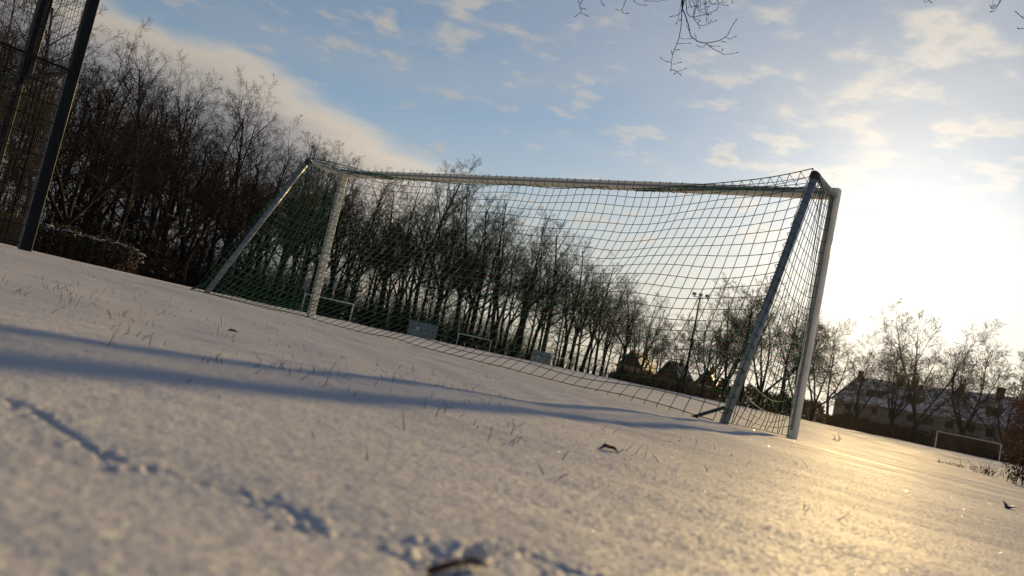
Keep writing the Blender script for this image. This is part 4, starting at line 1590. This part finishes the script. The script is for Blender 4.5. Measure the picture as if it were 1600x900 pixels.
# ------------------------------------------------------------------ things lying on or poking out of the snow
M['straw'] = mat('dead_grass', (0.11, 0.085, 0.05), .75, .2, col2=(.06, .048, .03), vscale=30)
M['leaf_dark'] = mat('wet_dead_leaf', (0.030, 0.020, 0.014), .5, .35, var=.4, vscale=60)
M['leaf_red'] = mat('red_brown_leaf', (0.085, 0.020, 0.012), .5, .35, col2=(.035, .014, .010), vscale=90)


def ground_z(x, y):
    a = np.array([float(x)]); b = np.array([float(y)])
    return float(G(a, b)[0] + surface_detail(a, b)[0])


def dead_grass():
    g = np.random.default_rng(21)
    spots = [(-1.012, 1.709, 5), (-1.188, 2.174, 6), (-1.25, 2.3, 4), (-.693, 1.997, 4), (-.393, 1.468, 4), (-.227, 1.733, 5), (-.20, 1.80, 4), (-.118, 1.993, 4), (-.323, .913, 2), (.028, 1.14, 3),
             (.076, 1.158, 4), (.119, .928, 2), (-.763, 1.782, 4), (-.80, 1.70, 3), (-.129, .768, 2), (-.103, 1.002, 2), (-.30, 1.62, 3), (-.33, 1.55, 3), (.05, 1.45, 2), (-.42, 2.3, 4), (-.62, 2.5, 4)]
    for k in range(240):
        r = 1.25 * (7.0 ** g.random())
        az = g.uniform(-34, 2) if g.random() < .88 else g.uniform(2, 24)
        p = pol(az, r)
        spots.append((p[0], p[1], int(g.integers(1, 4))))
    A, B, C, RA = [], [], [], []
    for x, y, n in spots:
        for k in range(n):
            bx, by = x + g.normal(0, .022), y + g.normal(0, .022)
            z = ground_z(bx, by) - .004
            h = g.uniform(.006, .024) * (1 if g.random() < .88 else 1.5)
            a = g.random() * 6.28
            lean = g.uniform(.1, 1.0)
            d = np.array([math.cos(a) * lean, math.sin(a) * lean, 1.0]); d /= np.linalg.norm(d)
            p = np.array([bx, by, z])
            m1 = p + d * h * .55
            d2 = d + np.array([math.cos(a), math.sin(a), -.5]) * g.uniform(0, .35); d2 /= np.linalg.norm(d2)
            e = m1 + d2 * h * .6
            e[2] = max(e[2], z + .004)
            A += [p, m1]; B += [m1, e]; RA += [.0008, .00065]; C += [.00065, .00025]
    v, f = segs_mesh(A, B, np.array(RA), np.array(C), 3)
    o = mesh_obj('dead_grass', v, f, M['straw'])
    tag(o, 'withered grass tips poking through the snow', 'grass', kind='stuff')


dead_grass()


def dead_leaf(name, label, x, y, L, Wd, rz, tilt, curl, mt, lift=.004):
    """a curled leaf: blade with midrib and stalk"""
    root = empty(name, (x, y, ground_z(x, y) + lift), rz)
    root.rotation_euler = (tilt[0], tilt[1], rz)
    tag(root, label, 'leaf')
    nu, nv = 12, 6
    V, Fc = [], []
    for i in range(nu + 1):
        t = i / nu
        w = Wd / 2 * (math.sin(math.pi * min(max(t, .02), .985)) ** .8) * (1 + .12 * math.sin(t * 23))
        for j in range(nv + 1):
            s = j / nv * 2 - 1
            V.append((L * (t - .5), s * w, curl * L * (1 - (2 * t - 1) ** 2) + abs(s) * w * .5 + .0015 * math.sin(9 * t + 5 * s)))
    for i in range(nu):
        for j in range(nv):
            a = i * (nv + 1) + j
            Fc.append((a, a + 1, a + nv + 2, a + nv + 1))
    n = len(V)
    V2 = [(a, b, c - .0007) for a, b, c in V]
    mesh_obj('blade', V + V2, Fc + [tuple(q + n for q in reversed(f)) for f in Fc], mt, root, True)
    mb = MB()
    mb.tube([(L * .45, 0, .001), (L * .62, .002, .003), (L * .8, .006, .008)], [.0010, .0009, .0007], 6)
    mb.build('stalk', mt, root, True)


dead_leaf('dead_leaf', 'small curled dark leaf lying on the snow in front of the goal', .222, 1.385, .036, .016, .15, (0, 0), .16, M['leaf_dark'], -.001)
dead_leaf('dead_leaf', 'crumpled dark leaf lying alone on the golden snow near the right edge', 2.19, 3.30, .062, .05, .9, (.2, -.1), .22, M['leaf_dark'], -.004)
dead_leaf('dead_leaf', 'blurred red-brown leaf half buried at the bottom edge of the picture', -.006, .395, .024, .007, .75, (.3, -.2), .12, M['leaf_red'], .002)
dead_leaf('dead_leaf', 'tiny dark leaf scrap near the left shadow stripe', -.80, 2.42, .03, .014, .4, (0, 0), .1, M['leaf_dark'], -.001)


def snow_clump():
    x, y = .013, .462
    z = ground_z(x, y)
    root = empty('snow_clump', (x, y, z))
    tag(root, 'small lump of snow resting on a dark stalk at the bottom edge', 'snow clump')
    V, Fc = [], []
    nu, nv = 10, 6
    g = random.Random(3)
    for j in range(nv + 1):
        ph = math.pi * j / nv
        for i in range(nu):
            a = 2 * math.pi * i / nu
            k = 1 + g.uniform(-.14, .14)
            V.append((0.0062 * k * math.sin(ph) * math.cos(a), 0.0062 * k * math.sin(ph) * math.sin(a), .008 + 0.0062 * k * math.cos(ph)))
    for j in range(nv):
        for i in range(nu):
            Fc.append((j * nu + i, (j + 1) * nu + i, (j + 1) * nu + (i + 1) % nu, j * nu + (i + 1) % nu))
    mesh_obj('lump', V, Fc, M['snow'], root, True)
    mb = MB()
    mb.tube([(.006, .001, .004), (-.006, -.012, .006), (-.015, -.024, .005), (-.024, -.036, .003)], [.0018, .0021, .0024, .0022], 7)
    mb.build('stalk', M['leaf_red'], root, True)


snow_clump()


def weed(label, az, r, h, n, spread, seed):
    g = np.random.default_rng(seed)
    p = pol(az, r)
    root = empty('dead_weed', (p[0], p[1], ground_z(p[0], p[1])))
    tag(root, label, 'weed')
    A, B, RA, RB = [], [], [], []
    for k in range(n):
        b = np.array([g.normal(0, spread * .3), g.normal(0, spread * .3), -.03])
        a = g.random() * 6.28
        d = np.array([math.cos(a) * g.uniform(.2, 1.2), math.sin(a) * g.uniform(.2, 1.2), 1.0]); d /= np.linalg.norm(d)
        m1 = b + d * h * g.uniform(.5, .8)
        e = m1 + (d + g.normal(0, .3, 3)) * h * .4
        A += [b, m1]; B += [m1, e]; RA += [.006, .004]; RB += [.004, .002]
        for q in range(3):
            s = b + (m1 - b) * g.uniform(.4, 1)
            A.append(s); B.append(s + (d * .6 + g.normal(0, .5, 3)) * h * .3); RA.append(.003); RB.append(.0015)
    v, f = segs_mesh(A, B, np.array(RA), np.array(RB), 3)
    tag(mesh_obj('stems', v, f, M['brush'], root), kind='stuff')
    P = np.array(B)[g.integers(0, len(B), n * 6)] + g.normal(0, .02, (n * 6, 3))
    P[:, 2] = np.abs(P[:, 2])
    v, f = leaf_quads(P, np.full(len(P), .016), g)
    mesh_obj('leaves', v, f, M['brush'], root)


weed('bent clump of dead weeds on the snow near the brown bush', 32.2, 21, .26, 26, .5, 1)
weed('flat patch of dead weeds left of the larger weed clump at the right', 30.6, 22.5, .10, 22, .8, 2)
weed('thin dead weed standing alone right of the right goalpost', 23.75, 18, .17, 4, .004, 3)
weed('scattered weed stalks under the brown bush at the right edge', 33.9, 18.5, .28, 12, .5, 4)


def ice_crystals():
    """loose snow crystals lying on the crust; they glint where they happen to face the sun"""
    g = np.random.default_rng(99)
    n = 120000
    r = .34 * (30 ** g.random(n))
    az = np.radians(g.uniform(-37, 38, n))
    x, y = r * np.sin(az), r * np.cos(az)
    z = G(x, y) + surface_detail(x, y) + .0003
    s = .00015 * (r / .4) ** .8 * g.uniform(.5, 1.2, n) * np.where(g.random(n) < .07, 1.9, 1.0)
    nrm = np.stack([g.normal(0, .55, n), g.normal(0, .55, n), np.ones(n)], -1)
    nrm /= np.linalg.norm(nrm, axis=1, keepdims=True)
    a = np.cross(nrm, np.array([[1., .3, .2]])); a /= np.linalg.norm(a, axis=1, keepdims=True)
    b = np.cross(nrm, a)
    P = np.stack([x, y, z], -1)
    ss = s[:, None]
    V = np.stack([P + a * ss, P - a * ss * .5 + b * ss * .87, P - a * ss * .5 - b * ss * .87], 1)
    V[:, :, 2] += s[:, None] * .5
    mt = bpy.data.materials.new('ice_crystal')
    mt.use_nodes = True
    bs = mt.node_tree.nodes['Principled BSDF']
    bs.inputs['Base Color'].default_value = (.68, .68, .7, 1)
    bs.inputs['Roughness'].default_value = .26
    bs.inputs['IOR'].default_value = 1.31
    o = mesh_obj('snow_crystals', V.reshape(-1, 3), np.arange(3 * n).reshape(-1, 3), mt)
    tag(o, 'glinting ice crystals strewn over the snow crust', 'snow crystals', kind='stuff')


ice_crystals()


# ------------------------------------------------------------------ added scattering box, imitates lens glare around the low sun
def glare_haze():
    mb = MB()
    mb.box((20, 90, 16.0), (720, 640, 36.0))
    mt = bpy.data.materials.new('glare_scatter')
    mt.use_nodes = True
    t = mt.node_tree
    t.nodes.remove(t.nodes['Principled BSDF'])
    v = t.nodes.new('ShaderNodeVolumePrincipled')
    v.inputs['Color'].default_value = (.95, .95, .96, 1)
    v.inputs['Density'].default_value = 0.00002
    v.inputs['Anisotropy'].default_value = 0.80
    t.links.new(v.outputs[0], t.nodes['Material Output'].inputs['Volume'])
    o = mb.build('glare_haze', mt)
    tag(o, 'added scattering volume imitating lens glare around the low sun', 'glare_haze', kind='stuff')


glare_haze()
cy.volume_bounces = 0
